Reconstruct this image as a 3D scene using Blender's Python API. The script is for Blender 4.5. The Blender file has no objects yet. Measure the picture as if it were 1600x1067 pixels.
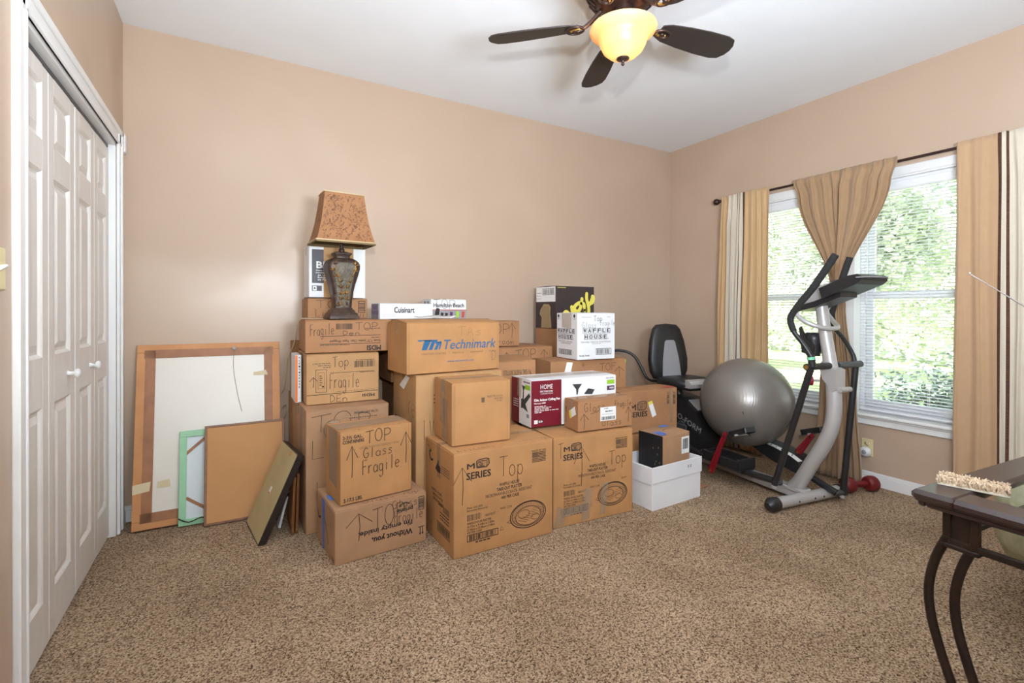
import bpy, bmesh, math, random
from mathutils import Vector, Matrix
rnd = random.Random(7)
PI = math.pi
sc = bpy.context.scene
COL = sc.collection

# ------------------------------------------------------------------ camera
YAW, FPX, CYP, PIT, ROL = -.5213, 752.878, 489.34, -.0046, .0026
cam = bpy.data.cameras.new('camera'); camo = bpy.data.objects.new('camera', cam); COL.objects.link(camo)
c_, s_ = math.cos(YAW), math.sin(YAW)
f = Vector((-s_, c_, 0)); r = Vector((c_, s_, 0)); u = Vector((0, 0, 1))
f2 = f*math.cos(PIT) + u*math.sin(PIT); u2 = u*math.cos(PIT) - f*math.sin(PIT)
r3 = r*math.cos(ROL) + u2*math.sin(ROL); u3 = u2*math.cos(ROL) - r*math.sin(ROL)
M = Matrix((r3, u3, -f2)).transposed().to_4x4(); M.translation = (0, 0, 1.2)
camo.matrix_world = M
cam.sensor_width = 36; cam.lens = FPX/1600*36; cam.shift_y = -(533.5-CYP)/1600
cam.clip_start = .05; cam.clip_end = 200
sc.camera = camo

# ------------------------------------------------------------------ light and exposure
sc.view_settings.view_transform = 'Standard'; sc.view_settings.look = 'None'
sc.view_settings.gamma = 1; sc.view_settings.use_curve_mapping = False
sc.view_settings.exposure = 0.0
w = bpy.data.worlds.new('sky'); sc.world = w; w.use_nodes = True
nt = w.node_tree; nt.nodes.clear()
wo = nt.nodes.new('ShaderNodeOutputWorld'); bg = nt.nodes.new('ShaderNodeBackground')
sky = nt.nodes.new('ShaderNodeTexSky'); sky.sky_type = 'HOSEK_WILKIE'; sky.turbidity = 5
sky.sun_direction = Vector((-.6, .25, .75)).normalized()
hs = nt.nodes.new('ShaderNodeHueSaturation'); hs.inputs['Saturation'].default_value = .35
nt.links.new(sky.outputs[0], hs.inputs['Color']); nt.links.new(hs.outputs[0], bg.inputs[0]); nt.links.new(bg.outputs[0], wo.inputs[0])
bg.inputs[1].default_value = 17

def lamp(name, kind, loc, energy, color=(1, 1, 1), size=.1, direction=None, **k):
    l = bpy.data.lights.new(name, kind); l.energy = energy; l.color = color
    if kind == 'AREA': l.size = size; l.shape = 'DISK'
    elif kind == 'SUN': l.angle = size
    else: l.shadow_soft_size = size
    for a, b in k.items(): setattr(l, a, b)
    o = bpy.data.objects.new(name, l); o.location = loc
    if direction is not None: o.rotation_euler = Vector(direction).to_track_quat('-Z', 'Y').to_euler()
    COL.objects.link(o); return o
lamp('sun', 'SUN', (0, 0, 20), 24.0, (1, .96, .9), .02, (.55, .25, -.8))
lamp('camera_flash', 'AREA', (-.03, -.12, 1.52), 50, (.90, .98, 1.0), .06, (.38, .75, .75))
lamp('ceiling_bounce_fill', 'AREA', (.75, -.25, 1.5), 120, (.84, .97, 1.12), .6, (.40, .60, 1))  # added unseen soft fill aimed at the ceiling, stands in for bounced light

# ------------------------------------------------------------------ mesh helpers
class MB:
    def __init__(s): s.v = []; s.f = []; s.m = []; s.s = []; s.mats = []
    def mi(s, m):
        if m not in s.mats: s.mats.append(m)
        return s.mats.index(m)
    def add(s, vs, fs, m, smooth=False):
        b = len(s.v); s.v += [tuple(p) for p in vs]; k = s.mi(m)
        for q in fs: s.f.append(tuple(b+i for i in q)); s.m.append(k); s.s.append(smooth)
    def box(s, a, b, m, bev=0., T=None):
        x0, y0, z0 = a; x1, y1, z1 = b
        if x0 > x1: x0, x1 = x1, x0
        if y0 > y1: y0, y1 = y1, y0
        if z0 > z1: z0, z1 = z1, z0
        bev = min(bev, (x1-x0)/2.01, (y1-y0)/2.01, (z1-z0)/2.01)
        if bev <= 0:
            vs = [(x, y, z) for x in (x0, x1) for y in (y0, y1) for z in (z0, z1)]
            fs = [(0, 1, 3, 2), (4, 6, 7, 5), (0, 4, 5, 1), (2, 3, 7, 6), (0, 2, 6, 4), (1, 5, 7, 3)]
        else:
            vs = []; idx = {}
            for i, x in enumerate((x0, x1)):
                for j, y in enumerate((y0, y1)):
                    for k, z in enumerate((z0, z1)):
                        xi = x+(bev if i == 0 else -bev); yi = y+(bev if j == 0 else -bev); zi = z+(bev if k == 0 else -bev)
                        for ax, p in enumerate(((x, yi, zi), (xi, y, zi), (xi, yi, z))):
                            idx[i, j, k, ax] = len(vs); vs.append(p)
            I = idx; fs = []
            for i in (0, 1):
                fs.append([I[i, 0, 0, 0], I[i, 1, 0, 0], I[i, 1, 1, 0], I[i, 0, 1, 0]])
                fs.append([I[0, i, 0, 1], I[1, i, 0, 1], I[1, i, 1, 1], I[0, i, 1, 1]])
                fs.append([I[0, 0, i, 2], I[1, 0, i, 2], I[1, 1, i, 2], I[0, 1, i, 2]])
                for j in (0, 1):
                    fs.append([I[i, j, 0, 0], I[i, j, 1, 0], I[i, j, 1, 1], I[i, j, 0, 1]])
                    fs.append([I[i, 0, j, 0], I[i, 1, j, 0], I[i, 1, j, 2], I[i, 0, j, 2]])
                    fs.append([I[0, i, j, 1], I[1, i, j, 1], I[1, i, j, 2], I[0, i, j, 2]])
                    for k in (0, 1): fs.append([I[i, j, k, 0], I[i, j, k, 1], I[i, j, k, 2]])
        if T: vs = [T(p) for p in vs]
        s.add(vs, fs, m)
    def tube(s, pts, rad, m, seg=12, smooth=3, sq=1., cap=True):
        P = [Vector(p) for p in pts]
        R = list(rad) if isinstance(rad, (list, tuple)) else [rad]*len(P)
        if smooth > 1 and len(P) > 2:
            Q = []; RR = []
            for i in range(len(P)-1):
                p0 = P[max(i-1, 0)]; p1 = P[i]; p2 = P[i+1]; p3 = P[min(i+2, len(P)-1)]
                for k in range(smooth):
                    t = k/smooth
                    Q.append(.5*((2*p1)+(-p0+p2)*t+(2*p0-5*p1+4*p2-p3)*t*t+(-p0+3*p1-3*p2+p3)*t**3)); RR.append(R[i]*(1-t)+R[i+1]*t)
            Q.append(P[-1]); RR.append(R[-1]); P, R = Q, RR
        vs = []; fs = []; nrm = None
        for i, p in enumerate(P):
            d = (P[min(i+1, len(P)-1)]-P[max(i-1, 0)]).normalized()
            if nrm is None: nrm = d.cross(Vector((0, 0, 1)) if abs(d.z) < .9 else Vector((1, 0, 0))).normalized()
            nrm = (nrm-d*nrm.dot(d)).normalized(); bn = d.cross(nrm)
            for k in range(seg):
                a = 2*PI*k/seg; vs.append(p+nrm*(R[i]*math.cos(a))+bn*(R[i]*sq*math.sin(a)))
        for i in range(len(P)-1):
            for k in range(seg):
                a = i*seg+k; b = i*seg+(k+1) % seg; fs.append((a, b, b+seg, a+seg))
        s.add(vs, fs, m, True)
        if cap: s.add(vs[:seg], [tuple(range(seg))], m); s.add(vs[-seg:], [tuple(range(seg))], m)
    def lathe(s, prof, m, seg=32, c=(0, 0, 0), T=None, smooth=True):
        vs = []; fs = []
        for (rr, z) in prof:
            for k in range(seg):
                a = 2*PI*k/seg; vs.append((c[0]+rr*math.cos(a), c[1]+rr*math.sin(a), c[2]+z))
        for i in range(len(prof)-1):
            for k in range(seg):
                a = i*seg+k; b = i*seg+(k+1) % seg; fs.append((a, b, b+seg, a+seg))
        if T: vs = [T(p) for p in vs]
        s.add(vs, fs, m, smooth)
    def prism(s, poly, a, b, m, ax=0, smooth=False):
        # poly in the two axes other than ax, extruded a..b along ax
        def P(q, t):
            q = list(q); q.insert(ax, t); return tuple(q)
        n = len(poly); vs = [P(q, a) for q in poly]+[P(q, b) for q in poly]
        s.add(vs, [(i, (i+1) % n, n+(i+1) % n, n+i) for i in range(n)], m, smooth)
        s.add(vs[:n], [tuple(range(n))], m); s.add(vs[n:], [tuple(range(n))], m)
    def poly(s, pts, m): s.add(pts, [tuple(range(len(pts)))], m)
    def build(s, name, parent=None, fixn=True):
        me = bpy.data.meshes.new(name); me.from_pydata(s.v, [], s.f)
        for m in s.mats: me.materials.append(m)
        me.polygons.foreach_set('material_index', s.m); me.polygons.foreach_set('use_smooth', s.s)
        if fixn:
            bm = bmesh.new(); bm.from_mesh(me); bmesh.ops.recalc_face_normals(bm, faces=bm.faces); bm.to_mesh(me); bm.free()
        me.update()
        o = bpy.data.objects.new(name, me); COL.objects.link(o)
        if parent: o.parent = parent
        return o

def tag(o, label, cat, group=None, kind=None):
    o['label'] = label; o['category'] = cat
    if group: o['group'] = group
    if kind: o['kind'] = kind
    return o
def thing(name, label, cat, loc=(0, 0, 0), rz=0, group=None):
    o = bpy.data.objects.new(name, None); COL.objects.link(o); o.location = loc; o.rotation_euler = (0, 0, rz)
    o.empty_display_size = .1
    return tag(o, label, cat, group)
def struct(o, label=None):
    o['kind'] = 'structure'
    if label: o['label'] = label
    return o

# ------------------------------------------------------------------ materials
def new_mat(name, col, rough=.6, metal=0., **k):
    m = bpy.data.materials.new(name); m.use_nodes = True; b = m.node_tree.nodes['Principled BSDF']
    b.inputs['Base Color'].default_value = (*col, 1); b.inputs['Roughness'].default_value = rough; b.inputs['Metallic'].default_value = metal
    for a, v in k.items(): b.inputs[a.replace('_', ' ')].default_value = v
    return m
def S(r_, g_, b_):
    return tuple(((x/255)/12.92 if x <= 10 else ((x/255+.055)/1.055)**2.4) for x in (r_, g_, b_))
def N(m, t, **k):
    n = m.node_tree.nodes.new(t)
    for a, v in k.items():
        if a.startswith('i_'): n.inputs[a[2:].replace('_', ' ')].default_value = v
        else: setattr(n, a, v)
    return n
def L(m, a, b): m.node_tree.links.new(a, b)
def noisy(name, c1, c2, scale=8, rough=.7, bump=0., bscale=None, metal=0., stretch=(1, 1, 1), detail=4, **k):
    m = new_mat(name, c1, rough, metal, **k); B = m.node_tree.nodes['Principled BSDF']
    tc = N(m, 'ShaderNodeTexCoord'); mp = N(m, 'ShaderNodeMapping'); mp.inputs['Scale'].default_value = stretch
    L(m, tc.outputs['Object'], mp.inputs[0])
    n = N(m, 'ShaderNodeTexNoise'); n.inputs['Scale'].default_value = scale; n.inputs['Detail'].default_value = detail
    L(m, mp.outputs[0], n.inputs['Vector'])
    cr = N(m, 'ShaderNodeValToRGB'); cr.color_ramp.elements[0].position = .3; cr.color_ramp.elements[1].position = .7
    cr.color_ramp.elements[0].color = (*c1, 1); cr.color_ramp.elements[1].color = (*c2, 1)
    L(m, n.outputs['Fac'], cr.inputs[0]); L(m, cr.outputs[0], B.inputs['Base Color'])
    if bump:
        n2 = N(m, 'ShaderNodeTexNoise'); n2.inputs['Scale'].default_value = bscale or scale*4; L(m, mp.outputs[0], n2.inputs['Vector'])
        bp = N(m, 'ShaderNodeBump'); bp.inputs['Strength'].default_value = bump; bp.inputs['Distance'].default_value = .01
        L(m, n2.outputs['Fac'], bp.inputs['Height']); L(m, bp.outputs[0], B.inputs['Normal'])
    return m
def clear_mat(name, col, opacity=.5, rough=.2):
    m = new_mat(name, col, rough); m.node_tree.nodes['Principled BSDF'].inputs['Alpha'].default_value = opacity
    return m

def wall_mat():
    m = new_mat('tan_wall_paint', S(191, 167, 146), .42); B = m.node_tree.nodes['Principled BSDF']
    tc = N(m, 'ShaderNodeTexCoord'); n = N(m, 'ShaderNodeTexNoise'); n.inputs['Scale'].default_value = 1.1; n.inputs['Detail'].default_value = 2
    L(m, tc.outputs['Object'], n.inputs['Vector'])
    cr = N(m, 'ShaderNodeValToRGB'); cr.color_ramp.elements[0].position = .45; cr.color_ramp.elements[1].position = .6
    cr.color_ramp.elements[0].color = (*S(189, 164, 142), 1); cr.color_ramp.elements[1].color = (*S(194, 170, 148), 1)
    L(m, n.outputs['Fac'], cr.inputs[0]); L(m, cr.outputs[0], B.inputs['Base Color'])
    mr = N(m, 'ShaderNodeMapRange'); mr.inputs['From Min'].default_value = .4; mr.inputs['From Max'].default_value = .62
    mr.inputs['To Min'].default_value = .55; mr.inputs['To Max'].default_value = .30
    L(m, n.outputs['Fac'], mr.inputs[0]); L(m, mr.outputs[0], B.inputs['Roughness'])
    n2 = N(m, 'ShaderNodeTexNoise'); n2.inputs['Scale'].default_value = 260; L(m, tc.outputs['Object'], n2.inputs['Vector'])
    bp = N(m, 'ShaderNodeBump'); bp.inputs['Strength'].default_value = .1; bp.inputs['Distance'].default_value = .004
    L(m, n2.outputs['Fac'], bp.inputs['Height']); L(m, bp.outputs[0], B.inputs['Normal'])
    return m
WALL = wall_mat()
CEIL = noisy('white_ceiling_paint', S(238, 239, 241), S(241, 242, 244), 3, .9, .05, 120)
TRIM = noisy('white_semigloss_trim', S(236, 235, 233), S(232, 231, 230), 5, .35)
DOOR = noisy('white_door_paint', S(226, 220, 214), S(222, 216, 210), 30, .4, .12, 60, stretch=(1, 1, .12))
def carpet_mat():
    m = new_mat('speckled_beige_carpet', S(170, 145, 118), .95); B = m.node_tree.nodes['Principled BSDF']
    B.inputs['Specular IOR Level'].default_value = .1
    tc = N(m, 'ShaderNodeTexCoord')
    n1 = N(m, 'ShaderNodeTexNoise'); n1.inputs['Scale'].default_value = 120; n1.inputs['Detail'].default_value = 5; n1.inputs['Roughness'].default_value = .78
    n2 = N(m, 'ShaderNodeTexNoise'); n2.inputs['Scale'].default_value = 2.4; n2.inputs['Detail'].default_value = 3
    v = N(m, 'ShaderNodeTexVoronoi'); v.inputs['Scale'].default_value = 210
    for n in (n1, n2, v): L(m, tc.outputs['Object'], n.inputs['Vector'])
    sx = N(m, 'ShaderNodeSeparateColor'); L(m, v.outputs['Color'], sx.inputs[0])
    mm = N(m, 'ShaderNodeMath'); mm.operation = 'MULTIPLY_ADD'; mm.inputs[1].default_value = .42; L(m, sx.outputs[0], mm.inputs[0]); L(m, n1.outputs['Fac'], mm.inputs[2])
    cr = N(m, 'ShaderNodeValToRGB'); e = cr.color_ramp.elements
    e[0].position = .48; e[0].color = (*S(74, 56, 40), 1); e[1].position = .94; e[1].color = (*S(206, 182, 154), 1)
    for p, c in ((.58, S(124, 100, 77)), (.68, S(162, 136, 110)), (.80, S(182, 156, 129))):
        q = e.new(p); q.color = (*c, 1)
    L(m, mm.outputs[0], cr.inputs[0])
    mx = N(m, 'ShaderNodeMixRGB'); mx.blend_type = 'MULTIPLY'; mx.inputs[0].default_value = .6
    c2 = N(m, 'ShaderNodeValToRGB'); c2.color_ramp.elements[0].position = .35; c2.color_ramp.elements[1].position = .65
    c2.color_ramp.elements[0].color = (.62, .59, .56, 1); c2.color_ramp.elements[1].color = (1, 1, 1, 1)
    L(m, n2.outputs['Fac'], c2.inputs[0]); L(m, cr.outputs[0], mx.inputs[1]); L(m, c2.outputs[0], mx.inputs[2]); L(m, mx.outputs[0], B.inputs['Base Color'])
    ad = N(m, 'ShaderNodeMath'); ad.operation = 'SUBTRACT'; L(m, n1.outputs['Fac'], ad.inputs[0]); L(m, v.outputs['Distance'], ad.inputs[1])
    bp = N(m, 'ShaderNodeBump'); bp.inputs['Strength'].default_value = .35; bp.inputs['Distance'].default_value = .008
    L(m, ad.outputs[0], bp.inputs['Height']); L(m, bp.outputs[0], B.inputs['Normal'])
    return m
CARPET = carpet_mat()
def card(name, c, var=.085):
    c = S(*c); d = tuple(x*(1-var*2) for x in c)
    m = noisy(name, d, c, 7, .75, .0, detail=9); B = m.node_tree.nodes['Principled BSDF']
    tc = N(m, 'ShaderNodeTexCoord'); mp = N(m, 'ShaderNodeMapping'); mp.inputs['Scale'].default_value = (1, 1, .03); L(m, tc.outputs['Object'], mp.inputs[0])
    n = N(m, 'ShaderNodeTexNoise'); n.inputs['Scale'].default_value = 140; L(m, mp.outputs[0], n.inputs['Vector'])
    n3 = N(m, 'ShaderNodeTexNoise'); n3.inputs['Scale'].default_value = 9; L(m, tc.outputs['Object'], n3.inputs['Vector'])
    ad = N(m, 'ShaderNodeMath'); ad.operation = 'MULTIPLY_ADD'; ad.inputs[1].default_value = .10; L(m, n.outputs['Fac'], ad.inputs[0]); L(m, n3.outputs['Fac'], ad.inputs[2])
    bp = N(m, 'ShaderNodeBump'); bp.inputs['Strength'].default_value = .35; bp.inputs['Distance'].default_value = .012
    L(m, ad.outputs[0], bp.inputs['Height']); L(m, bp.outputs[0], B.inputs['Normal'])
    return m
KA = card('golden_kraft_cardboard', (188, 138, 88)); KB = card('brown_kraft_cardboard', (174, 126, 86))
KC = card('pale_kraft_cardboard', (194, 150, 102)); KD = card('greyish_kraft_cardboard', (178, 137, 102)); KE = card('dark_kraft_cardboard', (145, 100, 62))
WCARD = noisy('white_cardboard', S(226, 226, 228), S(232, 232, 234), 6, .55)
INK = new_mat('black_print', S(45, 38, 34), .7); MARK = new_mat('marker_pen', S(72, 50, 34), .7); GINK = new_mat('grey_marker_pen', S(150, 146, 142), .7)
PRN = new_mat('brown_print', S(105, 80, 58), .7)
BLUE = new_mat('blue_print', S(38, 96, 140), .7); MAROON = noisy('maroon_print', S(118, 24, 42), S(110, 20, 38), 8, .4)
WHITE = new_mat('white_paper', S(236, 236, 234), .6); YEL = new_mat('yellow_print', S(226, 212, 92), .6); LGREEN = new_mat('lime_print', S(150, 200, 50), .6)
PURP = new_mat('purple_print', S(84, 44, 84), .6); ORANGE = new_mat('orange_cover', S(230, 120, 50), .5); GREYP = new_mat('grey_print', S(150, 148, 150), .6)
LAV = new_mat('lavender_print', S(130, 118, 150), .6); RED = new_mat('red_print', S(200, 70, 55), .5)
BLKB = noisy('dark_plum_print', S(56, 40, 42), S(44, 32, 36), 6, .45); TANP = new_mat('tan_print', S(160, 140, 105), .6)
TAPE = clear_mat('clear_packing_tape', S(190, 165, 135), .42, .15); GTAPE = clear_mat('dull_clear_tape', S(176, 160, 140), .42, .3)
BTAPE = noisy('blue_painters_tape', S(70, 110, 190), S(90, 130, 205), 20, .6); MASK = new_mat('masking_tape', S(214, 198, 160), .6)
BLACK = noisy('black_plastic', S(34, 33, 34), S(40, 39, 40), 20, .38); FOAM = noisy('black_foam', S(34, 33, 33), S(42, 41, 41), 80, .85, .2, 300)
SILVER = noisy('silver_grey_paint', S(176, 172, 170), S(182, 178, 176), 10, .35, metal=.2); DGREY = new_mat('dark_grey_steel', S(78, 80, 84), .4, .4)
REDM = noisy('red_enamel', S(140, 22, 34), S(128, 18, 30), 10, .35); REDV = noisy('dark_red_vinyl', S(118, 26, 30), S(108, 22, 26), 10, .5)
BRONZE = noisy('oil_rubbed_bronze', S(60, 44, 40), S(80, 58, 48), 14, .35, metal=.6); GOLD = new_mat('aged_gold_highlight', S(170, 125, 60), .35, .7)
BLADE = noisy('dark_walnut_blade', S(48, 38, 34), S(40, 31, 28), 20, .5, stretch=(.2, 3, 1))
WOOD = noisy('pine_stretcher_wood', S(206, 148, 96), S(186, 126, 76), 6, .6, stretch=(1, 1, .3)); WOODD = noisy('brown_paper_tape', S(168, 116, 80), S(146, 98, 68), 12, .55)
BOARD = noisy('brown_backing_board', S(196, 146, 96), S(188, 138, 90), 4, .85); BACKP = noisy('off_white_backing', S(228, 222, 212), S(222, 214, 202), 3, .35)
MAT_ = [KA, KB]

# ------------------------------------------------------------------ ink: print, pen strokes, tape on faces
class Face:
    def __init__(s, o, u, v, W, H): s.o, s.u, s.v, s.W, s.H = Vector(o), Vector(u), Vector(v), W, H; s.n = s.u.cross(s.v)
    def P(s, a, b, e=0.): return s.o+s.u*(a*s.W)+s.v*(b*s.H)+s.n*e
_tc = {}
def glyphs(txt, off=0., shear=0., space=1.):
    key = (txt, off, shear, space)
    if key not in _tc:
        cu = bpy.data.curves.new('t', 'FONT'); cu.body = txt; cu.offset = off; cu.shear = shear; cu.resolution_u = 2; cu.space_character = space
        o = bpy.data.objects.new('t', cu); COL.objects.link(o)
        me = bpy.data.meshes.new_from_object(o.evaluated_get(bpy.context.evaluated_depsgraph_get()))
        vs = [(v.co.x, v.co.y) for v in me.vertices]; fs = [tuple(p.vertices) for p in me.polygons]
        bpy.data.objects.remove(o); bpy.data.curves.remove(cu); bpy.data.meshes.remove(me)
        if vs:
            x0 = min(v[0] for v in vs); x1 = max(v[0] for v in vs); y0 = min(v[1] for v in vs); y1 = max(v[1] for v in vs)
            vs = [((x-x0)/max(x1-x0, 1e-6), (y-y0)/max(y1-y0, 1e-6)) for x, y in vs]
        _tc[key] = (vs, fs)
    return _tc[key]
E1 = .0009
def text(mb, F, txt, u0, v0, u1, v1, m, off=.0, shear=0., inv=False, e=E1, slope=0.):
    vs, fs = glyphs(txt, 0., shear)
    hh = abs(v1-v0)*F.H; k = off*1.5*hh/F.W; kv = off*1.2*hh/F.H
    for j, (dx, dy) in enumerate(((0, 0),) if off < .004 else ((-k, -kv), (k, -kv), (-k, kv), (k, kv))):
        out = []
        for a, b in vs:
            if inv: a, b = 1-a, 1-b
            out.append(F.P(u0+(u1-u0)*a+dx, v0+(v1-v0)*b+slope*a+dy, e+j*.00006))
        mb.add(out, fs, m)
def rect(mb, F, u0, v0, u1, v1, m, e=E1): mb.poly([F.P(u0, v0, e), F.P(u1, v0, e), F.P(u1, v1, e), F.P(u0, v1, e)], m)
def quad(mb, F, pts, m, e=E1): mb.poly([F.P(a, b, e) for a, b in pts], m)
def frame(mb, F, u0, v0, u1, v1, m, t=.002, e=E1):
    a = t/F.W; b = t/F.H
    for q in ((u0, v0, u1, v0+b), (u0, v1-b, u1, v1), (u0, v0, u0+a, v1), (u1-a, v0, u1, v1)): rect(mb, F, *q, m, e)
def bars(mb, F, u0, v0, u1, v1, m, n=18, vert=False, e=E1):
    t = 0.
    R = random.Random(n)
    while t < 1:
        w_ = R.choice((.3, .5, .9))/n; 
        if vert: rect(mb, F, u0, v0+(v1-v0)*t, u1, v0+(v1-v0)*min(t+w_, 1), m, e)
        else: rect(mb, F, u0+(u1-u0)*t, v0, u0+(u1-u0)*min(t+w_, 1), v1, m, e)
        t += w_+R.choice((.35, .5, .7))/n
def barcode(mb, F, u0, v0, u1, v1, m, n=18, vert=False, e=E1):
    frame(mb, F, u0, v0, u1, v1, m, .0035, e); du = (u1-u0)*.07; dv = (v1-v0)*.14; bars(mb, F, u0+du, v0+dv, u1-du, v1-dv, m, n, vert, e)
def words(mb, F, u0, v, u1, h, m, seed=1, e=E1):
    R = random.Random(seed); t = u0
    while t < u1:
        w_ = R.uniform(.015, .05); rect(mb, F, t, v, min(t+w_, u1), v+h, m, e); t += w_+.008
def stroke(mb, F, pts, wd, m, e=E1):
    if wd > .018:  # thick brush lettering: smooth the path and round the ends
        Q = [Vector(p) for p in pts]; out = []
        for i in range(len(Q)-1):
            a_, b_, c_, d_ = Q[max(i-1, 0)], Q[i], Q[i+1], Q[min(i+2, len(Q)-1)]
            for k in range(6):
                t = k/6; out.append(tuple(.5*((2*b_)+(-a_+c_)*t+(2*a_-5*b_+4*c_-d_)*t*t+(-a_+3*b_-3*c_+d_)*t**3)))
        pts = out+[tuple(Q[-1])]
        for a_, b_ in (pts[0], pts[-1]): mb.poly([F.P(a_+wd/2/F.W*math.cos(2*PI*k/14), b_+wd/2/F.H*math.sin(2*PI*k/14), e+.0005) for k in range(14)], m)
    P = [F.P(a, b, e) for a, b in pts]; n = len(P)
    if n < 2: return
    vs = []
    for i in range(n):
        d = (P[min(i+1, n-1)]-P[max(i-1, 0)])
        if d.length < 1e-9: d = F.u
        d.normalize(); q = F.n.cross(d)*wd/2; vs += [P[i]+q, P[i]-q]
    mb.add(vs, [(2*i, 2*i+1, 2*i+3, 2*i+2) for i in range(n-1)], m)
def arc(cx, cy, rx, ry, a0, a1, n=9): return [(cx+rx*math.cos(math.radians(a0+(a1-a0)*i/(n-1))), cy+ry*math.sin(math.radians(a0+(a1-a0)*i/(n-1)))) for i in range(n)]
G = {
 'T': [[(0, .95), (1, 1)], [(.5, .98), (.48, 0)]], 'O': [arc(.5, .5, .45, .5, 90, 450, 14)], 'o': [arc(.5, .28, .38, .28, 90, 450, 12)],
 'P': [[(.15, 1), (.15, 0)], [(.15, .95)]+arc(.45, .72, .45, .26, 90, -90)+[(.15, .45)]],
 'p': [[(.15, .55), (.12, -.35)], arc(.45, .3, .35, .26, 150, -170, 10)], 'G': [arc(.5, .5, .48, .5, 50, 330, 12)+[(.9, .45), (.5, .45)]],
 'l': [[(.5, 1), (.45, 0)]], 'a': [arc(.45, .26, .38, .26, 60, 400, 12), [(.82, .5), (.82, .02), (1, 0)]],
 's': [[(.85, .5), (.4, .55), (.2, .42), (.75, .22), (.7, .03), (.15, 0)]], 'F': [[(.15, 0), (.15, 1), (1, 1)], [(.15, .55), (.8, .58)]],
 'r': [[(.2, .55), (.2, 0)], [(.2, .35), (.5, .55), (.85, .52)]], 'g': [arc(.45, .28, .36, .26, 50, 400, 12), [(.82, .5), (.8, -.3), (.4, -.42), (.1, -.25)]],
 'i': [[(.5, .52), (.48, 0)], [(.5, .74), (.55, .78)]], 'e': [[(.12, .28), (.88, .32)]+arc(.5, .28, .4, .27, 10, 320, 10)],
 'D': [[(.15, 0), (.15, 1)]+arc(.2, .5, .7, .5, 90, -90, 10)], 'n': [[(.15, .52), (.15, 0)], [(.15, .35)]+arc(.5, .3, .32, .24, 150, 0, 6)+[(.85, 0)]],
 'L': [[(.1, 1), (.1, 0), (.9, .02)]], 'v': [[(.1, .52), (.45, 0), (.85, .55)]], '^': [[(.5, 0), (.5, 1)], [(0, .55), (.5, 1), (1, .6)]],
 'm': [[(.05, .52), (.05, 0)], [(.05, .35)]+arc(.28, .3, .2, .22, 150, 0, 5)+[(.5, 0)], [(.5, .35)]+arc(.72, .3, .2, .22, 150, 0, 5)+[(.95, 0)]],
 'd': [arc(.4, .27, .36, .27, 40, 400, 12), [(.8, 1), (.8, 0)]], 'C': [arc(.55, .5, .48, .5, 50, 310, 12)], 'h': [[(.15, 1), (.15, 0)], [(.15, .35)]+arc(.5, .3, .32, .24, 150, 0, 6)+[(.85, 0)]],
 'c': [arc(.5, .28, .38, .28, 50, 310, 9)], ' ': [], 'k': [[(.15, 1), (.15, 0)], [(.8, .6), (.15, .3), (.8, 0)]], 't': [[(.5, .9), (.5, 0)], [(.15, .6), (.85, .62)]],
 'E': [[(.9, 1), (.15, 1), (.15, 0), (.9, 0)], [(.15, .5), (.75, .52)]], 'H': [[(.15, 1), (.15, 0)], [(.85, 1), (.85, 0)], [(.15, .5), (.85, .52)]], 'B': [[(.15, 0), (.15, 1)]+arc(.2, .75, .5, .25, 90, -90, 7)+arc(.2, .25, .62, .25, 90, -90, 7)],
 'K': [[(.15, 1), (.15, 0)], [(.85, 1), (.15, .45), (.85, 0)]], 'R': [[(.15, 0), (.15, 1)]+arc(.3, .75, .5, .25, 90, -90, 7)+[(.2, .5), (.85, 0)]], 'V': [[(.1, 1), (.5, 0), (.9, 1)]], 'W': [[(.05, 1), (.28, 0), (.5, .8), (.72, 0), (.95, 1)]], 'A': [[(.1, 0), (.5, 1), (.9, 0)], [(.25, .4), (.75, .4)]], 'I': [[(.5, 1), (.5, 0)]],
 'u': [[(.15, .52), (.2, .05), (.6, .02), (.82, .5), (.82, 0)]], 'w': [[(.05, .5), (.25, 0), (.5, .45), (.72, 0), (.95, .5)]], 'b': [[(.15, 1), (.15, 0)], arc(.48, .27, .34, .27, 170, -170, 10)],
}
def hand(mb, F, txt, u0, v0, u1, v1, m, wd=.0035, slope=0., inv=False):
    R = random.Random(txt+str(u0)); n = len(txt); cw = (u1-u0)/n
    for i, ch in enumerate(txt):
        j = R.uniform(-.05, .05)
        for st in G.get(ch, []):
            pts = []
            for a, b in st:
                a = (i+.04+a*.9+R.uniform(-.015, .015)); uu = u0+cw*a; t = (uu-u0)/(u1-u0); vv = v0+(v1-v0)*(b+j)+slope*t
                if inv: uu = u0+u1-uu; vv = v0+v1-vv
                pts.append((uu, vv))
            stroke(mb, F, pts, wd, m)
def arrow(mb, F, u_, v0, v1, du, m=None, wd=.0035):
    m = m or MARK; stroke(mb, F, [(u_, v0), (u_+du*.1, (v0+v1)/2), (u_, v1)], wd, m); stroke(mb, F, [(u_-du, v1-(v1-v0)*.42), (u_, v1), (u_+du*1.1, v1-(v1-v0)*.4)], wd, m)

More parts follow.
